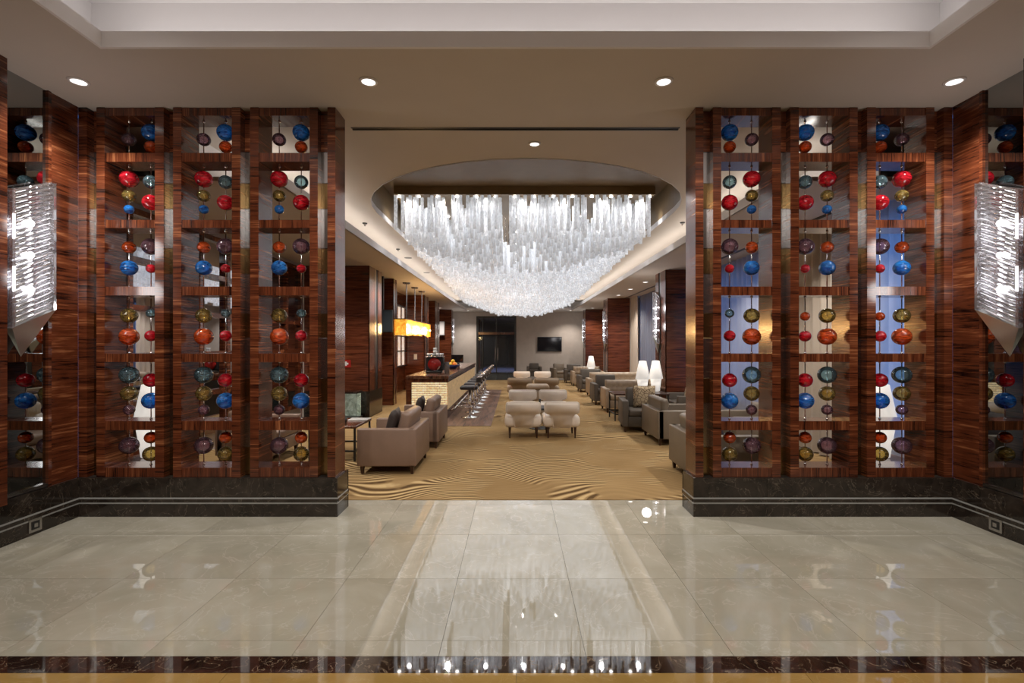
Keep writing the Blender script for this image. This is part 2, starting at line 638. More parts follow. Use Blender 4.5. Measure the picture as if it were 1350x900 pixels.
# ------------------------------------------------------------------ setting: lobby floor
floor = struct(obj('floor', B((-4.6, 4.6, -3.2, 5.56, -0.12, -0.012)), M_GREY))
TY = [2.784, 2.93, 3.705, 4.56, 5.40, 5.562]
TX = [-4.6, -4.58 + 0.0, -3.745, -2.915, -2.085, -1.255, -0.430, 0.395, 1.225, 2.055, 2.885, 3.715, 4.545, 4.6]
TX = [-4.58] + TX[2:13]
for a, b in zip(TY, TY[1:]):
    for c, d in zip(TX, TX[1:]):
        g = 0.0012
        obj('tile', B((c + g, d - g, a + g, b - g, -0.012, 0.0)), M_FLOOR, floor)
for c, d in zip(TX, TX[1:]):
    obj('border_slab', B((c + 0.001, d - 0.001, 2.643, 2.782, -0.012, 0.0)), M_BAND, floor)
for i in range(6):
    obj('golden_tile', B((-4.6 + i * 1.535, -4.6 + (i + 1) * 1.535 - 0.002, 1.6, 2.641, -0.012, 0.0)), M_GOLD, floor)
obj('golden_tile', B((-4.6, 4.6, -3.2, 1.598, -0.012, 0.0)), M_GOLD, floor)

# lounge floor
carpet = tag(obj('carpet', B((-4.99, 4.99, 5.566, 23.9, -0.02, 0.004)), CARPET), 'gold carpet with rippled wave pattern covering the lounge floor', 'carpet')
lf = struct(obj('floor', B((-5.2, 5.2, 23.9, 31.2, -0.06, 0.0)), M_GREY))
# plank strip under the stools
ps = struct(obj('floor', B((-2.62, -0.52, 10.53, 18.85, -0.05, 0.006)), BLACK))
npl = 14
for i in range(npl):
    w = 2.10 / npl
    off = (i % 3) * 0.7
    ys = [10.53] + [y for y in (11.6 + off, 13.7 + off, 15.8 + off, 17.9 + off) if y < 18.6] + [18.85]
    for a, b in zip(ys, ys[1:]):
        obj('plank', B((-2.62 + i * w + 0.002, -2.62 + (i + 1) * w - 0.002, a + 0.002, b - 0.002, 0.006, 0.012)), W_FLOOR, ps)

# ------------------------------------------------------------------ setting: ceilings
ceil = struct(obj('ceiling', B((-4.6, 4.6, 4.056, 5.52, ZC, ZC + 0.06), (-4.6, -3.386, -3.2, 4.056, ZC, ZC + 0.06), (3.386, 4.6, -3.2, 4.056, ZC, ZC + 0.06),
                               (-3.386, 3.386, -3.2, -1.226, ZC, ZC + 0.06)), PAINT))
obj('coffer_lip', B((-3.36, 3.36, 4.03, 4.055, ZC, 4.285), (-3.385, -3.36, -1.2, 4.055, ZC, 4.285), (3.36, 3.385, -1.2, 4.055, ZC, 4.285), (-3.36, 3.36, -1.225, -1.2, ZC, 4.285)), WHITE, ceil)
obj('coffer_roof', B((-4.0, 4.0, -1.6, 4.55, 4.80, 4.86), (-4.0, 4.0, 4.45, 4.55, ZC + 0.06, 4.8), (-3.9, -3.8, -1.6, 4.55, ZC + 0.06, 4.8), (3.8, 3.9, -1.6, 4.55, ZC + 0.06, 4.8), (-4.0, 4.0, -1.7, -1.6, ZC + 0.06, 4.86)), WHITE, ceil)
struct(obj('trim_1', B((-1.83, 1.83, 5.52, 5.545, ZC - 0.005, ZC + 0.03), (-1.83, 1.83, 5.575, 5.60, ZC - 0.005, ZC + 0.03), (-1.83, 1.83, 5.50, 5.62, ZC + 0.03, ZC + 0.06)), BLACK))
obj('ceiling_filler', B((-5.2, -1.83, 5.5201, 5.62, ZC + 0.001, ZC + 0.06), (1.83, 5.2, 5.5201, 5.62, ZC + 0.001, ZC + 0.06)), PAINT, ceil)


def oval(cx, y0, y1, a, b, n=20):
    pts = []
    for k in range(n + 1):
        t = PI * k / n
        pts.append((cx - a * math.cos(t), y0 - b * math.sin(t)))
    for k in range(n + 1):
        t = PI * k / n
        pts.append((cx + a * math.cos(t), y1 + b * math.sin(t)))
    return pts


OV = oval(0.18, 9.05, 23.6, 2.71, 2.62)
bm = bmesh.new()
outer = [bm.verts.new((x, y, ZC)) for x, y in ((-5.2, 5.6), (5.2, 5.6), (5.2, 31.2), (-5.2, 31.2))]
inner = [bm.verts.new((x, y, ZC)) for x, y in OV]
eds = []
for lst in (outer, inner):
    for k in range(len(lst)):
        eds.append(bm.edges.new((lst[k], lst[(k + 1) % len(lst)])))
bmesh.ops.triangle_fill(bm, use_beauty=True, use_dissolve=False, edges=eds)
lounge_ceil = struct(obj('ceiling', bm, PAINT))
ZR = 4.78
bm = bmesh.new()
lo = [bm.verts.new((x, y, ZC - 0.01)) for x, y in OV]
hi = [bm.verts.new((x, y, ZC + 0.09)) for x, y in OV]
for k in range(len(lo)):
    q = (k + 1) % len(lo)
    bm.faces.new((lo[k], lo[q], hi[q], hi[k]))
obj('oval_rim', bm, WHITE, lounge_ceil, smooth=True)
bm = bmesh.new()
lo = [bm.verts.new((x, y, ZC + 0.09)) for x, y in OV]
hi = [bm.verts.new((x, y, ZR)) for x, y in OV]
for k in range(len(lo)):
    q = (k + 1) % len(lo)
    bm.faces.new((lo[k], lo[q], hi[q], hi[k]))
bm.faces.new(hi)
obj('oval_recess', bm, BRONZEP, lounge_ceil)
# side soffits with upturned lip; the LEDs lie in the trough above them
soff = struct(obj('ceiling', B((-5.2, -2.73, 5.65, 31.2, ZS, ZS + 0.05), (3.11, 5.2, 5.65, 31.2, ZS, ZS + 0.05), (-2.73, 3.11, 27.5, 31.2, ZS, ZS + 0.05)), PAINT))
obj('cove_lip', B((-2.75, -2.725, 5.65, 27.5, ZS, ZS + 0.13), (3.105, 3.13, 5.65, 27.5, ZS, ZS + 0.13), (-2.75, 3.13, 27.48, 27.51, ZS, ZS + 0.13)), WHITE, soff)
obj('cove_back', B((-3.75, -3.70, 5.65, 29, ZS + 0.05, ZC), (4.08, 4.13, 5.65, 29, ZS + 0.05, ZC), (-3.7, 4.1, 28.4, 28.5, ZS + 0.05, ZC)), WHITE, soff)
obj('curtain_slot', B((4.42, 4.50, 7.0, 20.1, ZS - 0.006, ZS + 0.002)), BLACK, soff)

# ------------------------------------------------------------------ setting: walls
XW = 4.445
walls = {}
for s, nm in ((-1, 'wall_left'), (1, 'wall_right')):
    def bx(u0, u1, *r):
        return (min(s * u0, s * u1), max(s * u0, s * u1)) + r
    w = struct(obj(nm, B(bx(XW + 0.03, XW + 0.15, -3.2, 5.05, 0, ZC)), BLACK))
    walls[s] = w
    obj('wall_panel', B(bx(XW, XW + 0.03, 4.75, 5.05, 0.393, ZC)), W_WALL, w)
    obj('edge_trim', B(bx(XW - 0.012, XW + 0.03, 4.715, 4.748, 0.393, ZC)), W_WALL, w)
    obj('mirror', B(bx(XW + 0.015, XW + 0.03, 3.5, 4.715, 0.43, ZC)), MIRROR, w)
    obj('mirror_sill', B(bx(XW - 0.01, XW + 0.03, 3.5, 4.715, 0.40, 0.43)), STEEL, w)
    obj('wall_panel', B(bx(XW - 0.16, XW + 0.03, 2.9, 4.19, 0.393, ZC)), W_WALL, w)
    obj('wall_panel', B(bx(XW, XW + 0.03, -3.2, 2.9, 0.393, ZC)), W_WALL, w)
    # plinth with two inlaid steel lines
    pl = struct(obj('baseboard_left' if s < 0 else 'baseboard_right', B(bx(XW - 0.012, XW + 0.03, -3.2, 5.02, 0.0, 0.393)), BLACK))
    for a, b in ((0.0, 0.132), (0.147, 0.180), (0.195, 0.393)):
        ys = [-3.2, 0.5, 2.2, 3.9, 5.03]
        for c, d in zip(ys, ys[1:]):
            obj('marble_slab', B(bx(XW - 0.03 - (0.006 if 0.1 < a < 0.15 else 0), XW - 0.012, c + 0.001, d - 0.001, a, b)), M_DARK, pl)
    for a, b in ((0.132, 0.147), (0.180, 0.195)):
        obj('pale_inlay', B(bx(XW - 0.034, XW - 0.012, -3.2, 5.03, a, b)), INLAY, pl)
struct(obj('wall_back', B((-4.6, 4.6, -3.3, -3.2, 0, ZC)), W_WALL))
lw_ = struct(obj('wall_left', B((-5.2, -5.0, 5.4, 31.2, 0, ZC)), WALLP))
struct(obj('wall_front', B((-5.2, -4.46, 5.30, 5.52, 0, ZC), (4.46, 5.2, 5.30, 5.52, 0, ZC)), WALLP))
# far wall with the glazed doorway
YB = 28.85
fw = struct(obj('wall_far', B((-5.2, -2.27, YB, YB + 0.2, 0, ZS), (0.05, 5.2, YB, YB + 0.2, 0, ZS), (-2.27, 0.05, YB, YB + 0.2, 3.35, ZS)), WALLP))
# right wall of the lounge: windows between the pillars behind curtains
rw = struct(obj('wall_right', B((5.0, 5.2, 5.5, 31.2, 0, 0.5), (5.0, 5.2, 5.5, 31.2, 3.45, ZC), (5.0, 5.2, 5.5, 5.9, 0.5, 3.45), (5.0, 5.2, 7.6, 9.6, 0.5, 3.45),
                               (5.0, 5.2, 12.2, 15.5, 0.5, 3.45), (5.0, 5.2, 19.8, 31.2, 0.5, 3.45)), WALLP))
for n_, (a, b) in enumerate(((5.9, 7.6), (9.6, 12.2), (15.5, 19.8))):
    wn = struct(obj('window_%d' % (n_ + 1), B((5.05, 5.12, a, a + 0.07, 0.5, 3.45), (5.05, 5.12, b - 0.07, b, 0.5, 3.45), (5.05, 5.12, a, b, 0.5, 0.58), (5.05, 5.12, a, b, 3.37, 3.45), (5.05, 5.12, (a + b) / 2 - 0.03, (a + b) / 2 + 0.03, 0.5, 3.45)), BLACK))
    obj('pane', B((5.08, 5.09, a + 0.07, (a + b) / 2 - 0.03, 0.58, 3.37)), CLEAR, wn)
    obj('pane', B((5.08, 5.09, (a + b) / 2 + 0.03, b - 0.07, 0.58, 3.37)), CLEAR, wn)

# ------------------------------------------------------------------ lounge pillars
def pier(x0, x1, y0, y1, nm, label, base=True, wood_=None):
    z0 = 0.62 if base else 0.004
    t = thing('pillar', label, 'pillar', ((x0 + x1) / 2, (y0 + y1) / 2, 0.004))
    cx, cy = (x0 + x1) / 2, (y0 + y1) / 2
    hx, hy = (x1 - x0) / 2, (y1 - y0) / 2
    obj('core', B((-hx + 0.01, hx - 0.01, -hy + 0.01, hy - 0.01, 0, ZS - 0.006)), BLACK, t)
    ins = hx if cx < 0 else -hx          # side that faces the room
    sg = 1 if cx < 0 else -1
    if base:
        obj('marble_base', B((-hx - 0.015, hx + 0.015, -hy - 0.015, hy + 0.015, 0, z0)), M_DARK, t)
    obj('front_panel', B((-hx, hx, -hy, -hy + 0.02, z0, ZS - 0.006)), W_PIER, t)
    # side: near panel, steel strip, dark slot, far panel
    xa, xb = sorted((ins - sg * 0.02, ins))
    d = 2 * hy
    obj('side_panel', B((xa, xb, -hy, -hy + d * 0.42, z0, ZS - 0.006)), W_PIER, t)
    xs = sorted((ins - sg * 0.02, ins - sg * 0.005))
    obj('steel_strip', B((xs[0], xs[1], -hy + d * 0.46, -hy + d * 0.54, z0, ZS - 0.006)), STEEL, t)
    obj('side_panel', B((xa, xb, -hy + d * 0.70, hy, z0, ZS - 0.006)), W_PIER, t)
    return t


XL, XR = -3.46, 3.75
pier(-5.0, XL, 11.76, 12.85, 'p', 'nearest wood pillar on marble base left of the bar')
pier(-4.1, XL, 14.1, 14.5, 'p', 'narrow wood pillar beside hanging monitor behind the bar', base=False)
pier(-4.2, XL, 18.9, 19.8, 'p', 'wood pillar with white light switch behind the bar', base=False)
pier(-4.2, XL, 21.4, 22.6, 'p', 'wood pillar past the bar, in front of the speaker pillar', base=False)
pier(-5.0, XL, 26.9, 27.6, 'p', 'farthest left wood pillar carrying the white speaker', base=False)
pier(XR, 4.7, 12.4, 13.3, 'p', 'nearest wood pillar on the right behind the two white lamps', base=False)
pier(XR, 4.65, 20.2, 21.2, 'p', 'middle wood pillar on the right, left of the grey curtain', base=False)
pier(XR, 4.9, 26.6, 27.6, 'p', 'farthest right wood pillar at the grey far wall', base=False)
# back-bar wall with lit glass shelves
bb = struct(obj('wall_left', B((-4.32, -4.2, 14.5, 18.9, 0.006, ZS), (-4.32, -4.2, 19.8, 26.9, 0.006, ZS), (-5.0, -4.2, 13.0, 13.06, 0.006, ZS)), W_WALL))
wn = thing('lit_display_window', 'glowing framed glass display behind the bar under amber pendant', 'window', (-4.2, 17.2, 0.95))
obj('glow_panel', B((0.002, 0.012, -1.55, 1.55, 0, 2.15)), LITWIN, wn)
for k in range(6):
    y = -1.55 + k * 0.62
    obj('mullion', B((0.012, 0.05, y - 0.025, y + 0.025, 0, 2.15)), W_V, wn)
for k in range(5):
    z = k * 0.5375
    obj('shelf', B((0.012, 0.10, -1.57, 1.57, z - 0.02, z + 0.02)), BLACK, wn)
# mirrored lattice on the left lounge wall behind the screen
lat = thing('mirror_lattice', 'wood lattice with dark mirror panes seen through left screen', 'lattice', (-4.99, 8.5, 0.30))
for k in range(9):
    y = -2.9 + k * 0.725
    obj('upright', B((0.0, 0.09, y - 0.045, y + 0.045, 0, 3.2)), W_H, lat)
for k in range(6):
    z = 0.04 + k * 0.625
    obj('rail', B((0.0, 0.08, -2.9, 2.9, z - 0.04, z + 0.04)), W_V, lat)
for k in range(8):
    for q in range(5):
        y = -2.9 + k * 0.725
        z = 0.04 + q * 0.625
        obj('mirror_pane', B((0.0, 0.02, y + 0.045, y + 0.68, z + 0.04, z + 0.585)), MIRROR2, lat)

# ------------------------------------------------------------------ the two wooden screens
YF, YK = 5.05, 5.336
STILES = [(1.829, 1.912), (2.008, 2.093), (2.610, 2.698), (2.795, 2.884), (3.396, 3.481), (3.574, 3.666), (4.175, 4.260), (4.356, 4.445)]
GAPS = [(1.912, 2.008), (2.698, 2.795), (3.481, 3.574), (4.260, 4.356)]
CELLS = [(2.093, 2.610), (2.884, 3.396), (3.666, 4.175)]
RAILS = [(4.071, 4.155), (3.603, 3.693), (2.930, 3.011), (2.243, 2.332), (1.565, 1.650), (0.871, 0.9636), (0.393, 0.489)]


def yz(y):
    return 1.75 - (y - 453) / 129.7


BLK = [(141, 196, 'd'), (196, 238, 's'), (238, 272, 'g'), (272, 325, 's'), (325, 359, 'g'), (359, 412, 's'), (412, 445, 'g'), (445, 499, 's'), (499, 532, 'g'), (532, 591, 's'), (591, 629, 'g')]
for s, nm in ((-1, 'left'), (1, 'right')):
    t = thing('wood_screen', 'tall rosewood screen of open cells %s of the lounge entrance' % nm, 'screen', (s * 3.137, YF, 0.0))

    def bx(u0, u1, *r):
        a, b = s * u0 - s * 3.137, s * u1 - s * 3.137
        return (min(a, b), max(a, b)) + r
    D = YK - YF
    for u0, u1 in STILES:
        obj('stile', B(bx(u0 + 0.001, u1 - 0.001, 0, D, 0.393, ZC - 0.003)), W_H, t)
    for u0, u1 in CELLS:
        for z0, z1 in RAILS:
            obj('shelf', B(bx(u0, u1, 0.008, D - 0.008, z0, min(z1, ZC - 0.004))), W_V, t)
    for u0, u1 in GAPS:
        for y0, y1, k in BLK:
            obj('inlay_block', B(bx(u0, u1, 0.085, D - 0.06, yz(y1) + 0.001, yz(y0) - 0.005)), {'d': W_H, 's': STEEL, 'g': GOLDB}[k], t)
    # marble plinth
    pl = struct(obj('trim_2' if s < 0 else 'trim_3', B((min(s * 1.83, s * 4.46), max(s * 1.83, s * 4.46), YF, YK, 0.0, 0.392)), BLACK))

    def bp(u0, u1, *r):
        return (min(s * u0, s * u1), max(s * u0, s * u1)) + r
    us = [1.80, 2.55, 3.45, 4.415]
    for a, b, e in ((0.0, 0.132, 0.0), (0.147, 0.180, 0.006), (0.195, 0.390, 0.0)):
        for c, d in zip(us, us[1:]):
            obj('marble_slab', B(bp(c + 0.001, d - 0.001, YF - 0.024 - e, YF - 0.002, a, b)), M_DARK, pl)
        obj('marble_slab', B(bp(1.80 - e, 1.829, YF - 0.002, YK + 0.02, a, b)), M_DARK, pl)
        obj('marble_slab', B(bp(1.80, 4.445, YK, YK + 0.02, a, b)), M_DARK, pl)
    for a, b in ((0.132, 0.147), (0.180, 0.195)):
        obj('pale_inlay', B(bp(1.797, 4.44, YF - 0.028, YF - 0.002, a, b), bp(1.797, 1.829, YF - 0.002, YK, a, b)), INLAY, pl)

# strings of glass balls, one steel rod per string per cell; (colour, pixel height, pixel radius)
ROWS = [
    ([('violet', 184, 8.5)], [('blue', 175, 11), ('orange', 194, 8)]),
    ([('red', 236, 11), ('gold', 258, 8), ('blue', 276, 6)], [('aqua', 240, 9), ('red', 267, 10.5)]),
    ([('orange', 326, 8), ('blue', 353, 10)], [('violet', 325, 11), ('red', 354, 6)]),
    ([('gold', 416, 10), ('orange', 443.5, 11.5)], [('aqua', 413, 6), ('red', 442.5, 7.5)]),
    ([('aqua', 494, 11.5), ('gold', 518.5, 10), ('violet', 540, 7)], [('red', 501, 9.5), ('blue', 528, 11)]),
    ([('violet', 587, 11.5)], [('orange', 576.5, 8), ('gold', 598, 10)]),
]
ROWN = ['top row', 'second row', 'third row', 'fourth row', 'fifth row', 'bottom row']
COLN = ['inner', 'middle', 'outer']
ball_mesh = {}
cap_mesh = mesh_from(lathe([(0.011, 0), (0.013, 0.006), (0.006, 0.018)], 10), 'cap', CHROME, True)
rod_meshes = {}
YM = 5.19
kpx = YM / 655.0
for s, side in ((-1, 'left'), (1, 'right')):
    for ci, (u0, u1) in enumerate(CELLS):
        for ri in range(6):
            zb, zt = RAILS[ri + 1][1], RAILS[ri][0]
            for which in (0, 1):
                balls = ROWS[ri][which]
                if which == 1 and ri == 3 and s > 0 and ci > 0:
                    balls = [('orange', 417, 6), ('red', 443, 7.5)]
                uc = (u0 + u1) / 2 + (0.115 if which == 0 else -0.115)
                words = ' over '.join(b[0] for b in balls)
                lab = '%s glass %s on rod, %s string, %s, %s column of %s screen' % (words, 'balls' if len(balls) > 1 else 'ball', ('outer' if which == 0 else 'inner'), ROWN[ri], COLN[ci], side)
                lab = lab.replace(' over ', '-over-') if len(lab.split()) > 16 else lab
                t = thing('glass_ball_string', lab, 'ornament', (s * uc, YM, zb), 0, 'glass ball strings in the wood screens')
                h = zt - zb
                key = round(h, 3)
                if key not in rod_meshes:
                    rod_meshes[key] = mesh_from(tube_bm((0, 0, 0.0), (0, 0, h), 0.0055, 8), 'rod', CHROME, True)
                obj('rod', rod_meshes[key], None, t)
                obj('cap', cap_mesh, None, t)
                o = obj('cap', cap_mesh, None, t, loc=(0, 0, h))
                o.rotation_euler = (PI, 0, 0)
                for c, py, pr in balls:
                    k2 = (c, pr)
                    if k2 not in ball_mesh:
                        ball_mesh[k2] = mesh_from(ball_bm(pr * kpx), 'ball', GLASS[c], True)
                    o = obj('ball', ball_mesh[k2], None, t, loc=(0, 0, 1.75 - (py - 453) * kpx - zb))
                    o.rotation_euler = (0.0, 0.0, random.uniform(0, 6))

# ------------------------------------------------------------------ crystal wall sconces
def sconce(sx, loc, label, power, parts=26):
    """sx: direction of the room along X (+1 on a left wall)"""
    t = thing('wall_sconce', label, 'wall lamp', loc, 0, 'crystal wall sconces')
    dp = 0.065

    def X(v):
        return sx * v
    z0n, z1n, z0f, z1f, W = 0.0, 1.20, 0.19, 1.38, 0.41

    def quad(y, f):
        k = y / W
        return (z0n + (z0f - z0n) * k) * (1 - f) + (z1n + (z1f - z1n) * k) * f
    rib = mesh_from(tube_bm((X(dp), 0.03, 0.0), (X(dp), W - 0.03, 0.176), 0.0185, 6), 'glass_rib', RIB, True)
    for k in range(parts):
        f = (k + 0.5) / parts
        obj('glass_rib', rib, None, t, loc=(0, 0, quad(0.03, f)))
    # bevelled edge strips and back plate
    for y, in ((0.0,), (W - 0.025,)):
        za, zb = quad(y, 0), quad(y, 1)
        obj('edge_strip', prism([(y, za), (y + 0.025, za + 0.01), (y + 0.025, zb + 0.01), (y, zb)], 'x', X(0.02), X(dp + 0.022)), RIB, t)
    obj('back_plate', prism([(0, z0n), (W, z0f), (W, z1f), (0, z1n)], 'x', X(0.0), X(0.02)), CHROME, t)
    bm = bmesh.new()
    P = [(X(0.02), 0, z0n), (X(dp + 0.02), 0, z0n), (X(dp + 0.02), W, z0f), (X(0.02), W, z0f), (X(0.03), 0.13, -0.25)]
    v = [bm.verts.new(p) for p in P]
    for f in ((0, 1, 2, 3), (0, 1, 4), (1, 2, 4), (2, 3, 4), (3, 0, 4)):
        bm.faces.new([v[i] for i in f])
    bmesh.ops.recalc_face_normals(bm, faces=bm.faces[:])
    obj('pointed_tip', bm, TIP, t)
    for k, f in enumerate((0.22, 0.48, 0.72)):
        obj('bulb', ball_bm(0.024, 1.0, 10, 8), SCONCEB, t, loc=(X(0.048), W / 2, quad(W / 2, f)))
    if power:
        for f in (0.3, 0.7):
            light('POINT', 'sconce_lamp', (loc[0] + X(0.30), loc[1] + W / 2, loc[2] + quad(W / 2, f)), power, COOL, shadow_soft_size=0.12)
    return t


sconce(1, (-4.425, 4.285, 1.885), 'large crystal sconce with pointed tip on the left lobby mirror', 7)
sconce(-1, (4.425, 4.285, 1.885), 'large crystal sconce with pointed tip on the right lobby mirror', 7)
sconce(-1, (XR, 12.85, 1.75), 'crystal sconce on the nearest right lounge pillar beside curtain', 10, 14)
sconce(-1, (XR, 20.5, 1.75), 'crystal sconce on the middle right lounge pillar', 10, 12)
sconce(-1, (XR, 26.9, 1.75), 'crystal sconce on the farthest right lounge pillar by the television wall', 9, 12)
sconce(1, (XL, 27.0, 1.75), 'crystal sconce on the farthest left lounge pillar near the glass doors', 9, 12)

# ------------------------------------------------------------------ chandelier
ch = thing('chandelier', 'huge chandelier of hanging glass rods in the oval ceiling recess', 'chandelier', (0.175, 9.55, 4.62))
HW, CY1 = 2.515, 13.9
obj('ceiling_panel', B((-HW, HW, 0.0, CY1, 0.0, 0.155)), BRONZEP, ch)
bulb_me = mesh_from(lathe([(0.03, -0.03), (0.034, -0.012), (0.022, 0.0)], 10), 'bulb', BULB)
for i in range(14):
    for j in range(9):
        obj('bulb', bulb_me, None, ch, loc=(-HW + 0.09 + i * (2 * HW - 0.18) / 13, 0.08 + j * 1.52, -0.002))
rodu = {}


def unit_rod(n, r):
    return mesh_from(lathe([(r, -1.0), (r, 0.0)], n), 'glass_rod', ROD, True)


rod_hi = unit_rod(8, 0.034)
ys = []
y = 0.03
while y < CY1 - 0.05:
    ys.append(y)
    y += 0.15 + 0.012 * y
nx = 36
slots = []
gapcol = {}
rng = random.Random(3)
for j, yy in enumerate(ys):
    for i in range(nx):
        x = -HW + 0.03 + (i + 0.5 * (j % 2) * 0.9) * (2 * HW - 0.1) / (nx - 0.5)
        e = abs(x) / HW
        t_ = yy / CY1
        ze = 3.93 - 0.30 * t_
        zc = 3.45 - 0.42 * t_
        zb = zc + (ze - zc) * max(0.0, (e - 0.3) / 0.7) ** 1.1
        zb = max(zb, 3.96 - yy * 0.42)
        zb += rng.choice((-0.06, 0.0, 0.0, 0.05)) + rng.uniform(-0.02, 0.02)
        if abs(x) < 0.42 and (0.9 < yy < 1.6 or 5.8 < yy < 6.9) and rng.random() < 0.6:
            continue
        if i not in gapcol:
            gapcol[i] = rng.random() < 0.2
        if gapcol[i] and yy < 1.0 and rng.random() < 0.85:
            continue
        if rng.random() < (0.12 if yy < 2 else 0.08):
            continue
        slots.append((x, yy + rng.uniform(-0.02, 0.02), zb - 4.62))
slots.sort(key=lambda q: q[1])
stuff = bmesh.new()
wires = bmesh.new()
n_ind = 0
for x, yy, zb in slots:
    ln = min(-zb, 0.72 + rng.uniform(-0.05, 0.08)) if yy > 0.3 else -zb - 0.01
    top = zb + ln
    if n_ind < 295:
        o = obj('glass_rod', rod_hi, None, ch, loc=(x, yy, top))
        o.scale = (1, 1, ln)
        n_ind += 1
    else:
        tube(stuff, (x, yy, zb), (x, yy, top), 0.034 + 0.0010 * yy, 6)
    if top < -0.03:
        tube(wires, (x, yy, top), (x, yy, 0), 0.004, 3)
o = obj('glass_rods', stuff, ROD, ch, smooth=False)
o['kind'] = 'stuff'
o = obj('wires', wires, STEEL, ch)
o['kind'] = 'stuff'

# ------------------------------------------------------------------ ceiling fixtures
ring_me = mesh_from(lathe([(0.075, -0.012), (0.098, -0.010), (0.104, 0.0), (0.075, 0.0)], 24, cap=False), 'ring', WHITE, True)
lens_me = mesh_from(lathe([(0.001, -0.006), (0.075, -0.006), (0.075, 0.0)], 20), 'lens', SPOTL)


def downlight(x, y, z, label, group, sc=1.0, power=0):
    t = thing('downlight', label, 'ceiling light', (x, y, z), 0, group)
    t.scale = (sc, sc, 1)
    rg = obj('ring', ring_me, None, t)
    obj('lens', lens_me, None, rg)
    if power:
        light('SPOT', 'downlight_lamp', (x, y, z - 0.05), power, NEUT, (0, 0, 0), spot_size=2.2, spot_blend=0.8, shadow_soft_size=0.035)


for (x, y), w in zip(LOBBY_SPOTS, ('far left', 'left of centre', 'right of centre', 'far right')):
    downlight(x, y, ZC - 0.001, 'round downlight over the marble floor, %s of the row of four' % w, 'lobby downlights', 0.82)
downlight(0.23, 5.97, ZC - 0.001, 'single round downlight between the black track and the oval recess', 'lounge downlights', 0.72, power=240)
for i, (x, y) in enumerate([(3.89, 14.87), (3.89, 16.8), (3.91, 18.85)]):
    downlight(x, y, ZS - 0.001, '%s of three downlights on the right soffit before the grey curtain' % ('nearest', 'middle', 'farthest')[i], 'right soffit downlights', power=240)
downlight(4.0, 25.7, ZS - 0.001, 'downlight beside the farthest right wood pillar', 'far soffit downlights', power=240)
downlight(3.07, 27.7, ZS - 0.001, 'downlight over the television wall, right of the chandelier tip', 'far soffit downlights', power=240)
downlight(-3.9, 25.6, ZS - 0.001, 'downlight above the white speaker on the left', 'far soffit downlights', power=240)
downlight(-2.63, 27.7, ZS - 0.001, 'downlight over the far wall, left of the chandelier tip', 'far soffit downlights', power=240)
# further soffit lamps, no fixtures built for them
for x, y in [(-3.9, 7.0), (-3.9, 10.0), (3.9, 7.0), (3.9, 10.0), (-3.0, 12.4), (-3.0, 15.6), (-3.0, 20), (3.6, 22.5)]:
    light('SPOT', 'downlight_lamp', (x, y, ZS - 0.05), 260, NEUT, (0, 0, 0), spot_size=2.2, spot_blend=0.8, shadow_soft_size=0.1)
det = [(-3.0, 9.9, 'left ceiling by the oval recess'), (-2.98, 12.6, 'left ceiling beside the chandelier'), (3.31, 9.84, 'right ceiling by the oval recess')]
for x, y, w in det:
    t = thing('smoke_detector', 'small dark detector on the %s' % w, 'detector', (x, y, ZC), 0)
    obj('base', lathe([(0.045, -0.02), (0.05, 0.0)], 12), BLACK, t)
    obj('head', lathe([(0.012, -0.06), (0.022, -0.05), (0.022, -0.02)], 12), STEEL, t)
for x, y, w in [(-3.0, 13.9, 'nearer'), (-3.0, 16.8, 'farther')]:
    tag(obj('speaker_grille', lathe([(0.10, -0.012), (0.11, 0.0)], 18), LDARK, loc=(x, y, ZC)), '%s round dark speaker grille in the ceiling above the left cove' % w, 'speaker')

# ------------------------------------------------------------------ wall outlets
for s, nm in ((-1, 'left'), (1, 'right')):
    xo = s * (XW - 0.031)
    t = thing('wall_outlet', 'small square steel power outlet in the %s marble plinth' % nm, 'outlet', (xo, 4.56, 0.088))
    a, b = sorted((0, -s * 0.010))
    obj('plate', B((a, b, -0.062, 0.062, -0.060, 0.060)), STEEL, t)
    a, b = sorted((-s * 0.010, -s * 0.014))
    sk = obj('socket', B((a, b, -0.036, 0.036, -0.036, 0.036)), BLACK, t)
    a, b = sorted((-s * 0.014, -s * 0.017))
    obj('socket_well', B((a, b, -0.018, 0.018, -0.018, 0.018)), STEEL, sk)

# ------------------------------------------------------------------ furniture
def leg_bm(x, y, h, r0=0.016, r1=0.026):
    return prism_taper(x, y, 0, h, r0, r1)


def prism_taper(x, y, z0, z1, r0, r1):
    bm = bmesh.new()
    a = [bm.verts.new((x + i * r0, y + j * r0, z0)) for i, j in ((-1, -1), (1, -1), (1, 1), (-1, 1))]
    b = [bm.verts.new((x + i * r1, y + j * r1, z1)) for i, j in ((-1, -1), (1, -1), (1, 1), (-1, 1))]
    bm.faces.new(a[::-1])
    bm.faces.new(b)
    for k in range(4):
        bm.faces.new((a[k], a[(k + 1) % 4], b[(k + 1) % 4], b[k]))
    return bm


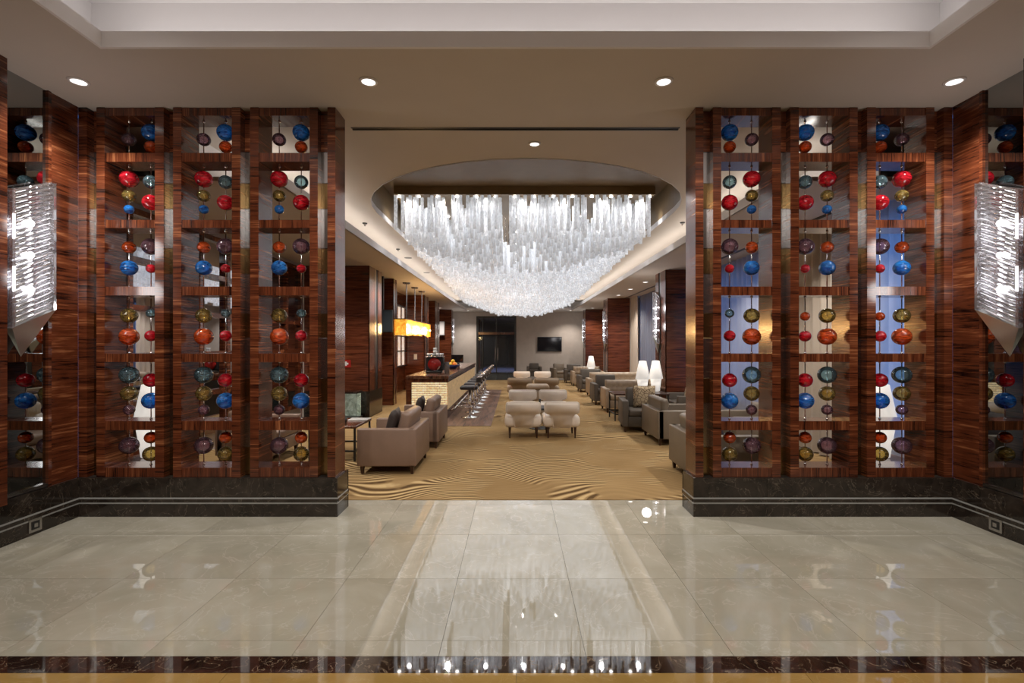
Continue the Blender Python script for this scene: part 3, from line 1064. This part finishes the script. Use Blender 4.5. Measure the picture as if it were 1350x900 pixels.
def tufted(x0, x1, y0, y1, z0, z1, nx_, nz_):
    """cushion whose front (-y) face is dimpled on a diamond grid"""
    bm = bmesh.new()
    gx, gz = nx_ * 4, nz_ * 4
    fr, bk = [], []
    for i in range(gx + 1):
        cf, cb = [], []
        for k in range(gz + 1):
            u, v = i / gx, k / gz
            dm = abs(math.sin(PI * u * nx_)) * abs(math.sin(PI * v * nz_))
            edge = min(1, 8 * min(u, 1 - u, ) + 0.2) * min(1, 5 * min(v, 1 - v) + 0.2)
            x = x0 + (x1 - x0) * u
            z = z0 + (z1 - z0) * v
            cf.append(bm.verts.new((x, y0 + 0.03 - 0.03 * dm * edge + (1 - edge) * 0.03, z)))
            cb.append(bm.verts.new((x, y1, z)))
        fr.append(cf)
        bk.append(cb)
    for i in range(gx):
        for k in range(gz):
            bm.faces.new((fr[i][k], fr[i + 1][k], fr[i + 1][k + 1], fr[i][k + 1]))
            bm.faces.new((bk[i][k], bk[i][k + 1], bk[i + 1][k + 1], bk[i + 1][k]))
    for i in range(gx):
        bm.faces.new((fr[i][0], bk[i][0], bk[i + 1][0], fr[i + 1][0]))
        bm.faces.new((fr[i][gz], fr[i + 1][gz], bk[i + 1][gz], bk[i][gz]))
    for k in range(gz):
        bm.faces.new((fr[0][k], fr[0][k + 1], bk[0][k + 1], bk[0][k]))
        bm.faces.new((fr[gx][k], bk[gx][k], bk[gx][k + 1], fr[gx][k + 1]))
    bmesh.ops.recalc_face_normals(bm, faces=bm.faces[:])
    return bm


BUTTONS = {}


def button_me(mat):
    if mat.name not in BUTTONS:
        BUTTONS[mat.name] = mesh_from(ball_bm(0.013, 1, 8, 5), 'button', mat, True)
    return BUTTONS[mat.name]


def armchair(name, label, cat, mat, w, d, loc, rz, group, arm=0.60, back=0.74, leg=0.11, tuft=0, cush=True):
    """front looks towards local -y"""
    t = thing(name, label, cat, loc, rz, group)
    hw, hd, at = w / 2, d / 2, 0.12
    for sx in (-1, 1):
        for sy in (-1, 1):
            obj('leg', leg_bm(sx * (hw - 0.06), sy * (hd - 0.06), leg + 0.01), LEGW, t)
    obj('seat_base', soft(-hw + at, hw - at, -hd + 0.015, hd - 0.10, leg, 0.31, 0.015, 2), mat, t, True)
    for sx in (-1, 1):
        a, b = sorted((sx * (hw - at), sx * hw))
        obj('armrest', soft(a, b, -hd, hd - 0.02, leg, arm, 0.018, 3), mat, t, True)
    obj('backrest', soft(-hw, hw, hd - 0.12, hd, leg, arm, 0.018, 3), mat, t, True)
    obj('seat_cushion', soft(-hw + at + 0.005, hw - at - 0.005, -hd - 0.005, hd - 0.22, 0.31, 0.45, 0.04, 3), mat, t, True)
    if tuft:
        bc = obj('back_cushion', tufted(-hw + at, hw - at, hd - 0.27, hd - 0.10, 0.44, back, tuft, 2), mat, t, True)
        for q in range(1, tuft):
            obj('button', button_me(mat), None, bc, loc=(-hw + at + (2 * hw - 2 * at) * q / tuft, hd - 0.245, (0.44 + back) / 2))
    elif cush:
        bm = soft(-hw + at + 0.01, hw - at - 0.01, -0.075, 0.075, 0, back - 0.40, 0.05, 3)
        bmesh.ops.transform(bm, matrix=Matrix.Translation((0, hd - 0.22, 0.42)) @ Matrix.Rotation(-0.16, 4, 'X'), verts=bm.verts[:])
        obj('back_cushion', bm, mat, t, True)
    return t


def throw_pillow(label, mat, loc, rz, tilt, size=0.42, group='throw pillows'):
    bm = bmesh.new()
    n = 8
    g = {}
    for sgn in (-1, 1):
        for i in range(n + 1):
            for k in range(n + 1):
                u, v = 2 * i / n - 1, 2 * k / n - 1
                th = 0.075 * ((1 - u ** 4) * (1 - v ** 4)) ** 0.6
                if th < 1e-6 and sgn > 0:
                    g[1, i, k] = g[-1, i, k]
                else:
                    g[sgn, i, k] = bm.verts.new((u * size / 2 * (1 - 0.06 * (1 - v * v)), sgn * th, size / 2 + v * size / 2 * (1 - 0.06 * (1 - u * u))))
        for i in range(n):
            for k in range(n):
                q = [g[sgn, i, k], g[sgn, i + 1, k], g[sgn, i + 1, k + 1], g[sgn, i, k + 1]]
                bm.faces.new(q if sgn < 0 else q[::-1])
    bmesh.ops.transform(bm, matrix=Matrix.Rotation(tilt, 4, 'X'), verts=bm.verts[:])
    o = obj('throw_pillow', bm, mat, None, True, loc)
    o.rotation_euler = (0, 0, rz)
    return tag(o, label, 'pillow', group)


FZ = 0.004
GL = 'brown leather armchairs on the left'
chA = armchair('leather_armchair', 'nearest brown leather armchair left of the carpet, facing the side table', 'armchair', LBROWN, 1.05, 0.79, (-1.72, 7.14, FZ), -PI / 2, GL, arm=0.61, back=0.80)
dup(chA, (-1.665, 8.78, FZ), -PI / 2, 'second brown leather armchair, in front of the glowing bar end', GL)
armchair('leather_armchair', 'brown armchair behind the left screen, seen through its cells', 'armchair', LBROWN, 0.95, 0.85, (-3.95, 7.7, FZ), PI / 2, GL)
throw_pillow('dark brown pillow on the nearest brown leather armchair', CDARK, (-1.76, 6.96, 0.46), -PI / 2 + 0.1, -0.25, 0.40)
throw_pillow('dark brown pillow on the second brown leather armchair', CDARK, (-1.71, 8.60, 0.46), -PI / 2 + 0.1, -0.25, 0.40)


def side_table(label, loc, w, d, h, group, mat=W_TABLE):
    t = thing('side_table', label, 'table', loc, 0, group)
    obj('table_top', soft(-w / 2, w / 2, -d / 2, d / 2, h - 0.04, h, 0.006, 1), mat, t)
    for sx in (-1, 1):
        for sy in (-1, 1):
            x, y = sx * (w / 2 - 0.025), sy * (d / 2 - 0.025)
            obj('leg', B((x - 0.014, x + 0.014, y - 0.014, y + 0.014, 0, h - 0.04)), BLACK, t)
    obj('lower_frame', B((-w / 2 + 0.01, w / 2 - 0.01, -d / 2 + 0.012, -d / 2 + 0.036, 0.14, 0.165), (-w / 2 + 0.01, w / 2 - 0.01, d / 2 - 0.036, d / 2 - 0.012, 0.14, 0.165),
                          (-w / 2 + 0.012, -w / 2 + 0.036, -d / 2, d / 2, 0.14, 0.165), (w / 2 - 0.036, w / 2 - 0.012, -d / 2, d / 2, 0.14, 0.165)), BLACK, t)
    return t


side_table('wood topped side table with black frame left of nearest brown armchair', (-2.72, 7.75, FZ), 0.72, 0.80, 0.53, 'side tables')
tag(obj('coffee_cup', lathe([(0.025, 0), (0.035, 0.01), (0.042, 0.075), (0.038, 0.075), (0.03, 0.012)], 14), BLACK, loc=(-2.62, 7.62, 0.534), smooth=True), 'small black cup on the left side table', 'cup')
tag(obj('magazine', soft(-0.15, 0.15, -0.11, 0.11, 0, 0.018, 0.004, 1), PORC, loc=(-2.50, 7.95, 0.534)), 'white magazine lying on the left side table', 'magazine')

# cream slipper chairs back to the camera, and the pair facing them
def slipper(label, mat, loc, rz, group):
    """local front is -y; the shaped back stands at +y"""
    t = thing('slipper_chair', label, 'chair', loc, rz, group)
    for sx in (-1, 1):
        for sy in (-1, 1):
            obj('leg', leg_bm(sx * 0.25, sy * 0.24, 0.20, 0.012, 0.024), LEGW, t)
    obj('seat', soft(-0.345, 0.345, -0.33, 0.30, 0.19, 0.43, 0.09, 4), mat, t, True)
    pts = []
    prof = [(0.16, 0.20), (0.19, 0.30), (0.20, 0.40), (0.235, 0.445), (0.29, 0.46), (0.315, 0.48), (0.325, 0.53), (0.325, 0.62), (0.315, 0.66), (0.285, 0.68)]
    pts = prof + [(-x, z) for x, z in prof[::-1]]
    bm = prism(pts, 'y', 0.25, 0.36)
    bmesh.ops.bevel(bm, geom=[e for e in bm.edges if abs(e.verts[0].co.y - e.verts[1].co.y) < 1e-5], offset=0.03, segments=3, affect='EDGES')
    for v in bm.verts:
        v.co.y += (v.co.z - 0.2) * 0.10 - 0.25 * v.co.x ** 2
    obj('backrest', bm, mat, t, True)
    return t


GS = 'cream slipper chairs'
s0 = slipper('left cream slipper chair of the nearest pair, back to the camera', LWHITE, (0.145, 9.45, FZ), PI, GS)
dup(s0, (0.855, 9.45, FZ), PI, 'right cream slipper chair of the nearest pair, back to the camera', GS)
dup(s0, (0.17, 11.2, FZ), 0, 'left cream slipper chair facing the nearest pair', GS)
dup(s0, (0.87, 11.2, FZ), 0, 'right cream slipper chair facing the nearest pair', GS)
t = thing('drinks_table', 'low dark drinks table between the two pairs of cream slipper chairs', 'table', (0.5, 10.3, FZ))
obj('table_top', lathe([(0.26, 0.40), (0.27, 0.41), (0.27, 0.43), (0.26, 0.44)], 24), BLACK, t)
obj('column', tube_bm((0, 0, 0.02), (0, 0, 0.40), 0.03, 12), CHROME, t)
obj('foot', lathe([(0.22, 0), (0.22, 0.012), (0.05, 0.03)], 24), BLACK, t)
tag(obj('glass_vase', lathe([(0.02, 0), (0.03, 0.02), (0.025, 0.10), (0.03, 0.16), (0.022, 0.16), (0.015, 0.02)], 12), BLACK, loc=(0.5, 10.3, 0.445), smooth=True), 'small dark vase on the drinks table between slipper chairs', 'vase')

# second group further back: tan pair, pouf, cream pair
s1 = slipper('left tan slipper chair of the middle group, back to the camera', LTAN, (0.14, 15.9, FZ), PI, GS)
s1.scale = (1.2, 1.1, 1.0)
dup(s1, (0.98, 15.9, FZ), PI, 'right tan slipper chair of the middle group, back to the camera', GS)
t = thing('pouf', 'tan round-cornered pouf in front of the tan slipper chairs', 'pouf', (0.66, 14.6, FZ))
for sx in (-1, 1):
    for sy in (-1, 1):
        obj('leg', leg_bm(sx * 0.26, sy * 0.2, 0.11), LEGW, t)
obj('base', soft(-0.33, 0.33, -0.28, 0.28, 0.10, 0.40, 0.05), LTAN, t, True)
obj('cushion', soft(-0.33, 0.33, -0.28, 0.28, 0.40, 0.56, 0.07), LTAN, t, True)
dup(s0, (0.25, 18.9, FZ), 0, 'left cream slipper chair at the far end of the middle row', GS)
dup(s0, (1.05, 18.9, FZ), 0, 'right cream slipper chair at the far end of the middle row', GS)
armchair('lounge_armchair', 'grey armchair by the television wall, behind the cream chairs', 'armchair', LDARK, 0.75, 0.75, (0.95, 25.2, FZ), 0, 'small far armchairs')

# right hand row
GR = 'armchairs along the right side'
armchair('lounge_armchair', 'grey leather armchair half hidden by the right screen, nearest of the right row', 'armchair', LGREY, 0.95, 0.85, (2.60, 6.58, FZ), PI / 2, GR, arm=0.61, back=0.78)
armchair('lounge_armchair', 'taupe tufted armchair turned away toward the right wall, second of the right row', 'armchair', LGREY, 1.08, 0.85, (2.85, 9.02, FZ), PI / 2, GR, arm=0.60, back=0.78, tuft=4)
throw_pillow('dark pillow on the nearest grey armchair of the right row', CDARK, (2.64, 6.50, 0.46), PI / 2, -0.25, 0.40)
armchair('lounge_armchair', 'charcoal armchair with patterned pillow, facing the camera', 'armchair', LDARK, 0.82, 0.78, (2.56, 10.15, FZ), -0.1, GR, arm=0.62, back=0.82)
throw_pillow('beige patterned pillow on the charcoal armchair', PILLOWP, (2.62, 10.08, 0.45), -0.15, -0.22, 0.46)
side_table('dark table with two white lamps beside the nearest right pillar', (2.85, 11.55, FZ), 1.25, 0.72, 0.62, 'side tables', LEGW)
armchair('lounge_armchair', 'charcoal armchair against the nearest right pillar', 'armchair', LDARK, 0.9, 0.8, (3.95, 11.3, FZ), -PI / 2, GR, arm=0.60, back=0.76)
throw_pillow('cream pillow on the charcoal armchair by the nearest right pillar', PILLOWP, (3.85, 11.1, 0.46), -PI / 2, -0.2, 0.4)
armchair('tufted_sofa', 'tan tufted sofa just behind the lamp table on the right', 'sofa', LTAN, 1.40, 0.85, (2.98, 13.0, FZ), 0, 'tufted sofas on the right', arm=0.60, back=0.78, tuft=8)
armchair('lounge_armchair', 'charcoal armchair left of the second tufted sofa', 'armchair', LDARK, 0.85, 0.8, (2.66, 14.5, FZ), 0, GR, arm=0.60, back=0.82)
armchair('tufted_sofa', 'long tan tufted sofa in front of the grey curtain', 'sofa', LTAN, 2.2, 0.85, (3.5, 16.6, FZ), 0, 'tufted sofas on the right', arm=0.60, back=0.78, tuft=10)
armchair('lounge_armchair', 'charcoal armchair between the two far tan sofas', 'armchair', LDARK, 1.0, 0.8, (2.78, 18.2, FZ), 0, GR, arm=0.60, back=0.80)
armchair('tufted_sofa', 'farthest tan tufted sofa beside the small white lamp', 'sofa', LTAN, 1.34, 0.85, (3.02, 20.9, FZ), 0, 'tufted sofas on the right', arm=0.60, back=0.78, tuft=9)
armchair('lounge_armchair', 'charcoal armchair behind the farthest tan sofa', 'armchair', LDARK, 0.9, 0.8, (2.65, 22.4, FZ), 0, GR, arm=0.60, back=0.80)
armchair('lounge_armchair', 'grey armchair under the television, right of the doorway', 'armchair', LGREY, 0.8, 0.8, (2.15, 24.0, FZ), 0.2, 'small far armchairs', arm=0.58, back=0.78)
side_table('small dark table holding the farthest white lamp', (3.0, 19.7, FZ), 0.5, 0.5, 0.50, 'side tables', LEGW)
armchair('lounge_armchair', 'grey armchair behind the right screen, low in its middle cells', 'armchair', LGREY, 0.95, 0.85, (3.85, 8.2, FZ), -PI / 2, GR)

lampb_me = mesh_from(lathe([(0.06, 0), (0.09, 0.01), (0.135, 0.34)], 20), 'lamp_body', LAMPSH, True)
lamps_me = mesh_from(lathe([(0.165, 0.30), (0.085, 0.72), (0.04, 0.725)], 20), 'lamp_shade', LAMPSH, True)


def cone_lamp(label, loc, sc=1.0):
    t = thing('table_lamp', label, 'lamp', loc, 0, 'white cone lamps')
    t.scale = (sc, sc, sc)
    obj('lamp_body', lampb_me, None, t)
    obj('lamp_shade', lamps_me, None, t)
    return t


cone_lamp('white cone lamp at the front of the dark lamp table', (2.97, 11.6, 0.628), 1.0)
cone_lamp('white cone lamp right of and behind the other, by the pillar', (3.32, 11.75, 0.628), 1.0)
cone_lamp('small white cone lamp farthest along the right row', (3.0, 19.7, 0.508), 1.05)
for s, w in ((-1, 'left'), (1, 'right')):
    side_table('low table behind the %s screen carrying a big white lamp' % w, (s * 4.5, 6.15, FZ), 0.6, 0.6, 0.34, 'side tables')
    cone_lamp('big white cone lamp behind the outer column of the %s screen' % w, (s * 4.5, 6.15, 0.348), 1.25)

# ------------------------------------------------------------------ bar
bar = thing('bar_counter', 'long bar with dark wood top and glowing stone front', 'bar', (-2.065, 15.44, 0.012))
bw, bd = 0.485, 3.86
obj('counter_top', soft(-bw - 0.0, bw + 0.03, -bd - 0.03, bd, 0.925, 0.995, 0.008, 1), W_TABLE, bar)
obj('top_fascia', B((-bw, bw + 0.01, -bd, bd, 0.84, 0.925)), W_V, bar)
obj('end_post', B((-bw, -bw + 0.12, -bd, -bd + 0.12, 0, 0.84)), W_H, bar)
obj('core', B((-bw, bw - 0.04, -bd + 0.05, bd, 0.0, 0.84)), BLACK, bar)
obj('skirting', B((bw - 0.10, bw - 0.0, -bd + 0.0, bd, 0.0, 0.20)), W_V, bar)
for r in range(12):
    z0 = 0.20 + r * 0.0533
    n = 7
    wid = (2 * bw - 0.14) / n
    off = (r % 2) * wid * 0.5
    x = -bw + 0.125
    xs = [x] + [x + off + k * wid for k in range(0 if off else 1, n)] + [bw - 0.012]
    for a, b in zip(xs, xs[1:]):
        e = random.uniform(0, 0.012)
        obj('stone_brick', B((a + 0.006, b - 0.006, -bd + 0.008 - e, -bd + 0.05, z0 + 0.007, z0 + 0.047)), ONYXB, bar)
for k in range(18):
    a = -bd + 0.02 + k * (2 * bd - 0.02) / 18
    obj('stone_panel', B((bw - 0.04, bw, a + 0.002, a + (2 * bd - 0.02) / 18 - 0.002, 0.205, 0.838)), ONYX, bar)
fr = tube_bm((bw + 0.12, -bd + 0.3, 0.19), (bw + 0.12, bd - 0.1, 0.19), 0.02, 8)
for k in range(8):
    y = -bd + 0.4 + k * 0.98
    tube(fr, (bw + 0.12, y, 0.19), (bw - 0.02, y, 0.12), 0.012, 6)
obj('foot_rail', fr, CHROME, bar, True)

# stools
GST = 'chrome bar stools along the bar'


def stool(label, loc):
    t = thing('bar_stool', label, 'stool', loc, 0, GST)
    obj('base', lathe([(0.205, 0), (0.205, 0.012), (0.06, 0.035), (0.03, 0.06)], 24), CHROME, t, True)
    obj('column', tube_bm((0, 0, 0.04), (0, 0, 0.66), 0.028, 12), CHROME, t, True)
    bm = bmesh.new()
    pts = [Vector((-0.16 + 0 * 0, 0, 0))]
    ringp = [(0.17 * math.cos(2 * PI * k / 16) - 0.10, 0.17 * math.sin(2 * PI * k / 16), 0.26) for k in range(16)]
    for k in range(16):
        tube(bm, ringp[k], ringp[(k + 1) % 16], 0.011, 6)
    obj('foot_ring', bm, CHROME, t, True)
    obj('seat', soft(-0.22, 0.20, -0.20, 0.20, 0.66, 0.75, 0.04, 3), SEATB, t, True)
    # low curved back on the room side, carried by two chrome bars
    bm = bmesh.new()
    arc = []
    for k in range(9):
        a = -1.0 + 2.0 * k / 8
        arc.append((0.06 + 0.20 * math.cos(a), 0.235 * math.sin(a) / math.sin(1.0)))
    for lo, hi in ((0.84, 0.95),):
        vs = []
        for (x, y) in arc:
            nx_, ny_ = x - 0.0, y
            l = math.hypot(nx_, ny_)
            nx_, ny_ = nx_ / l * 0.03, ny_ / l * 0.03
            vs.append([bm.verts.new((x, y, lo)), bm.verts.new((x + nx_, y + ny_, lo)), bm.verts.new((x + nx_ * 1.3, y + ny_ * 1.3, hi)), bm.verts.new((x + nx_ * 0.3, y + ny_ * 0.3, hi))])
        for a, b in zip(vs, vs[1:]):
            for k in range(4):
                bm.faces.new((a[k], a[(k + 1) % 4], b[(k + 1) % 4], b[k]))
        bm.faces.new(vs[0])
        bm.faces.new(vs[-1][::-1])
        bmesh.ops.recalc_face_normals(bm, faces=bm.faces[:])
    obj('backrest', bm, SEATB, t)
    bm = bmesh.new()
    for a, b in zip(arc, arc[1:]):
        tube(bm, (a[0] + 0.04, a[1] * 1.05, 0.965), (b[0] + 0.04, b[1] * 1.05, 0.965), 0.012, 6)
    for sy in (-1, 1):
        tube(bm, (0.12, sy * 0.19, 0.69), (0.20, sy * 0.21, 0.96), 0.012, 6)
    obj('back_frame', bm, CHROME, t, True)
    return t


st = stool('nearest bar stool, first of the row at the bar', (-1.08, 11.75, 0.012))
ORD = ['second', 'third', 'fourth', 'fifth', 'sixth', 'seventh', 'farthest']
for k in range(7):
    dup(st, (-1.08, 12.62 + k * 0.88, 0.012), 0, '%s bar stool from the front along the bar' % ORD[k] if k < 6 else 'farthest bar stool at the end of the row', GST)

# things standing on the bar
ZB = 1.008
t = thing('coffee_machine', 'red coffee machine standing on the bar', 'machine', (-2.08, 12.75, ZB))
bm = lathe([(0.02, -0.10), (0.15, -0.09), (0.17, 0.0), (0.15, 0.09), (0.02, 0.10)], 20)
bmesh.ops.rotate(bm, cent=(0, 0, 0), matrix=Matrix.Rotation(PI / 2, 3, 'X'), verts=bm.verts[:])
bmesh.ops.translate(bm, vec=(0, 0, 0.22), verts=bm.verts[:])
obj('drum', bm, REDP, t, True)
obj('foot', soft(-0.20, 0.20, -0.13, 0.13, 0, 0.05, 0.015), BLACK, t)
obj('body', soft(-0.23, 0.23, 0.02, 0.24, 0.05, 0.40, 0.03), BLACK, t)
obj('cup_tray', soft(-0.21, 0.24, -0.12, 0.22, 0.40, 0.425, 0.008, 1), CHROME, t)
obj('spout', tube_bm((0.1, -0.14, 0.09), (0.16, -0.14, 0.18), 0.02, 8), CHROME, t)
cupm = mesh_from(lathe([(0.03, 0), (0.045, 0.02), (0.055, 0.07), (0.045, 0.07)], 12), 'cup', PORC, True)
for k, (dx, dz) in enumerate(((-0.14, 0), (-0.03, 0), (0.08, 0), (0.19, 0), (0.02, 0.07), (0.02, 0.14))):
    w = ['leftmost white cup on the red coffee machine', 'second white cup from left on the red coffee machine', 'third white cup from left on the red coffee machine', 'rightmost white cup on the red coffee machine', 'white cup on top of others, middle of the coffee machine stack', 'topmost white cup of the coffee machine stack'][k]
    o = obj('cup', cupm, None, None, loc=(-2.08 + dx, 12.75, ZB + 0.426 + dz))
    tag(o, w, 'cup', 'cups on the coffee machine')
tag(obj('tall_jar', lathe([(0.06, 0), (0.07, 0.01), (0.07, 0.22), (0.05, 0.25), (0.05, 0.27)], 16), clear_glass('jar_glass', (0.8, 0.85, 0.85), 0.4), loc=(-1.78, 12.9, ZB), smooth=True), 'clear glass jar on the bar right of the coffee machine', 'jar')
t = thing('fruit_bowl', 'dark bowl of oranges and lemons on the bar', 'bowl', (-1.86, 14.8, ZB))
obj('bowl_shell', lathe([(0.08, 0), (0.10, 0.01), (0.22, 0.12), (0.20, 0.12), (0.08, 0.03)], 20), NAVY, t, True)
fm = mesh_from(ball_bm(0.06, 1, 12, 8), 'fruit', YEL, True)
fm2 = mesh_from(ball_bm(0.065, 1, 12, 8), 'fruit', ORA, True)
fn = ['front left', 'front right', 'back right', 'back left', 'topmost']
for k in range(5):
    a = k * PI / 2 + PI * 1.25
    x, y, z = (0.09 * math.cos(a), 0.09 * math.sin(a), 0.13) if k < 4 else (0, 0, 0.22)
    yel = k % 2 == 0
    o = obj('lemon' if yel else 'orange', fm if yel else fm2, None, None, loc=(-1.86 + x, 14.8 + y, ZB + z))
    tag(o, '%s fruit, %s, of the bowl on the bar' % ('yellow' if yel else 'orange', fn[k]), 'fruit', 'fruit in the bowl')
t = thing('till_screen', 'dark till screen at the back of the bar behind the fruit', 'till', (-1.92, 16.4, ZB))
obj('stand', soft(-0.08, 0.08, -0.08, 0.08, 0, 0.12, 0.02), BLACK, t)
obj('screen', soft(-0.20, 0.20, -0.03, 0.03, 0.12, 0.38, 0.01), BLACKG, t)

# amber pendant over the back bar
pd = thing('amber_pendant', 'long amber glass pendant hanging on three rods over the bar', 'pendant lamp', (-3.30, 16.3, 2.03))
for k, y in enumerate((-1.25, 0.0, 1.2)):
    obj('rod', tube_bm((0, y, 0.44), (0, y, ZS - 2.03 - 0.03), 0.018, 8), STEEL, pd)
    obj('canopy', lathe([(0.11, ZS - 2.03 - 0.035), (0.12, ZS - 2.03 - 0.004)], 18, 0, y), STEEL, pd)
obj('top_frame', B((-0.16, 0.16, -2.05, 2.05, 0.42, 0.45)), BLACK, pd)
for k in range(11):
    a = -2.05 + k * 4.1 / 11
    for sx in (-1, 1):
        x0, x1 = sorted((sx * 0.14, sx * 0.165))
        obj('amber_glass', B((x0, x1, a + 0.01, a + 4.1 / 11 - 0.01, random.uniform(-0.04, 0.03), 0.42)), AMBER, pd)
for sx in (-1, 1):
    obj('amber_glass', B((-0.14 if sx < 0 else 0.01, -0.01 if sx < 0 else 0.14, -2.075, -2.05, random.uniform(-0.03, 0.02), 0.42)), AMBER, pd)
for k in range(6):
    obj('bulb', ball_bm(0.035, 1, 10, 8), AMBULB, pd, loc=(0.185, -1.8 + k * 0.72, 0.2))
for y in (14.9, 16.3, 17.7):
    light('POINT', 'pendant_lamp', (-3.0, y, 2.2), 40, (1.0, 0.62, 0.25), shadow_soft_size=0.15)

# monitor hung from the soffit
t = thing('hanging_monitor', 'black monitor on a ceiling pole beside the bar pillar', 'monitor', (-3.65, 13.55, 2.06))
obj('pole', B((-0.035, 0.035, 0.05, 0.12, 0.0, ZS - 2.06 - 0.004)), BLACK, t)
obj('housing', soft(0.0, 0.30, 0.0, 0.05, 0.0, 0.62, 0.01, 1), BLACK, t)
obj('screen', B((0.02, 0.28, -0.003, 0.0, 0.03, 0.59)), plain('monitor_glass', (0.03, 0.035, 0.04), 0.1), t)
# small wall fittings
t = thing('light_switch', 'white light switch on the pillar behind the bar', 'switch', (-3.80, 18.895, 1.26))
o = obj('plate', B((-0.06, 0.06, -0.012, 0.0, -0.10, 0.10)), PORC, t)
obj('rocker', B((-0.03, 0.03, -0.02, -0.012, -0.05, 0.05)), WHITE, o)
t = thing('fire_sign', 'small red sign with white symbol on the nearest left pillar', 'sign', (-3.98, 11.755, 1.28))
obj('plate', B((-0.085, 0.085, -0.01, 0.0, -0.09, 0.09)), REDP, t)
obj('symbol', B((-0.05, -0.005, -0.013, -0.01, -0.05, 0.05), (-0.005, 0.03, -0.013, -0.01, -0.02, 0.02)), PORC, t)
t = thing('wall_speaker', 'white box loudspeaker on the farthest left pillar', 'speaker', (-3.95, 26.89, 2.2))
obj('cabinet', soft(-0.13, 0.13, -0.22, 0.0, 0.0, 0.75, 0.03), PORC, t)
obj('grille', B((-0.10, 0.10, -0.228, -0.22, 0.05, 0.70)), WHITE, t)
t = thing('glass_niche', 'pale lit glass case at the foot of the nearest left pillar', 'display case', (-3.93, 11.40, FZ))
obj('base', B((-0.36, 0.36, -0.2, 0.2, 0.0, 0.08)), BLACK, t)
obj('glowing_back', B((-0.34, 0.34, 0.12, 0.14, 0.08, 0.60)), AQUA, t)
obj('glass_front', B((-0.36, 0.36, -0.19, -0.18, 0.08, 0.62)), CLEAR, t)
obj('lid', B((-0.36, 0.36, -0.2, 0.2, 0.62, 0.66)), M_DARK, t)

# television on the far wall
t = thing('wall_television', 'black flat television on the taupe far wall', 'television', (1.98, YB - 0.005, 1.31))
obj('bezel', soft(-0.71, 0.71, -0.07, 0.0, 0.0, 0.84, 0.015, 1), BLACK, t)
obj('screen', B((-0.67, 0.67, -0.075, -0.07, 0.04, 0.80)), BLACKG, t)

# glazed double door and the corridor behind
dr = struct(obj('door_1', B((-2.27, -2.15, YB - 0.02, YB + 0.12, 0, 3.35), (-0.07, 0.05, YB - 0.02, YB + 0.12, 0, 3.35), (-2.15, -0.07, YB - 0.02, YB + 0.12, 3.25, 3.35), (-1.93, -1.87, YB, YB + 0.1, 0, 3.25), (-1.13, -1.07, YB, YB + 0.1, 0, 3.25)), BLACK))
obj('transom', B((-2.15, -0.07, YB - 0.03, YB + 0.1, 2.28, 2.42)), W_V, dr)
for a, b in ((-2.15, -1.93), (-1.87, -1.13), (-1.07, -0.07)):
    obj('pane', B((a, b, YB + 0.04, YB + 0.055, 0.02, 2.28)), DOORG, dr)
    obj('pane', B((a, b, YB + 0.04, YB + 0.055, 2.42, 3.25)), DOORG, dr)
for x in (-1.17, -1.03):
    obj('door_handle', tube_bm((x, YB - 0.06, 0.8), (x, YB - 0.06, 1.5), 0.02, 8), CHROME, dr)
cor = struct(obj('wall_far', B((-2.9, -2.7, YB + 0.2, 42, 0, 3.6), (0.5, 0.7, YB + 0.2, 42, 0, 3.6), (-2.9, 0.7, 42, 42.2, 0, 3.6), (-2.9, 0.7, YB + 0.2, 42, 3.5, 3.6)), WALLP))
for k in range(4):
    obj('pilaster', B((-2.7, -2.55, 31 + k * 2.6, 31.8 + k * 2.6, 0, 3.5)), W_PIER, cor)
    obj('pilaster', B((0.35, 0.5, 31 + k * 2.6, 31.8 + k * 2.6, 0, 3.5)), W_PIER, cor)
obj('corridor_floor', B((-2.9, 0.7, 31.2, 42, -0.06, 0)), M_GREY, cor)
tag(obj('corridor_runner', B((-2.3, 0.2, 30.2, 41.0, 0.001, 0.012)), BLUECARPET), 'dark blue carpet in the corridor beyond the glass doors', 'carpet')
obj('far_door', B((-1.6, -0.6, 41.9, 42.0, 0, 2.4)), W_V, cor)
light('SPOT', 'downlight_lamp', (-1.1, 33, 3.4), 700, WARM, (0, 0, 0), spot_size=2.2, spot_blend=0.8, shadow_soft_size=0.1)  # added lamp without fixture, brightens the corridor seen through the doors

# ------------------------------------------------------------------ curtains on the right
def curtain(name, label, y0, y1, x, mat, z1=ZS - 0.003, amp=0.07, pitch=0.24):
    bm = bmesh.new()
    n = int((y1 - y0) / pitch * 6)
    rows = []
    for i in range(n + 1):
        y = y0 + (y1 - y0) * i / n
        ph = 2 * PI * (y - y0) / pitch
        a = amp * (0.75 + 0.25 * math.sin(y * 5.1))
        rows.append([bm.verts.new((x + a * math.sin(ph + 0.6 * math.sin(y * 3)), y, 0.02)), bm.verts.new((x + a * 0.8 * math.sin(ph), y, z1))])
    for a, b in zip(rows, rows[1:]):
        bm.faces.new((a[0], b[0], b[1], a[1]))
    return tag(obj(name, bm, mat, smooth=True), label, 'curtain', 'lounge curtains')


curtain('curtain', 'sheer curtain glowing blue behind the outer column of right screen', 5.75, 7.3, 4.88, CUR_BLUE)
curtain('curtain', 'cream curtain behind the middle column of the right screen', 7.3, 9.4, 4.80, CUR_CREAM)
curtain('curtain', 'blue-lit sheer curtain behind the inner column of right screen', 9.5, 12.3, 4.88, CUR_DIM)
curtain('curtain', 'grey sheer curtain between the nearest and middle right pillars', 13.4, 19.3, 4.85, CUR_GREY)
curtain('curtain', 'narrow cream curtain against the middle right pillar', 19.2, 20.15, 4.72, CUR_CREAM)
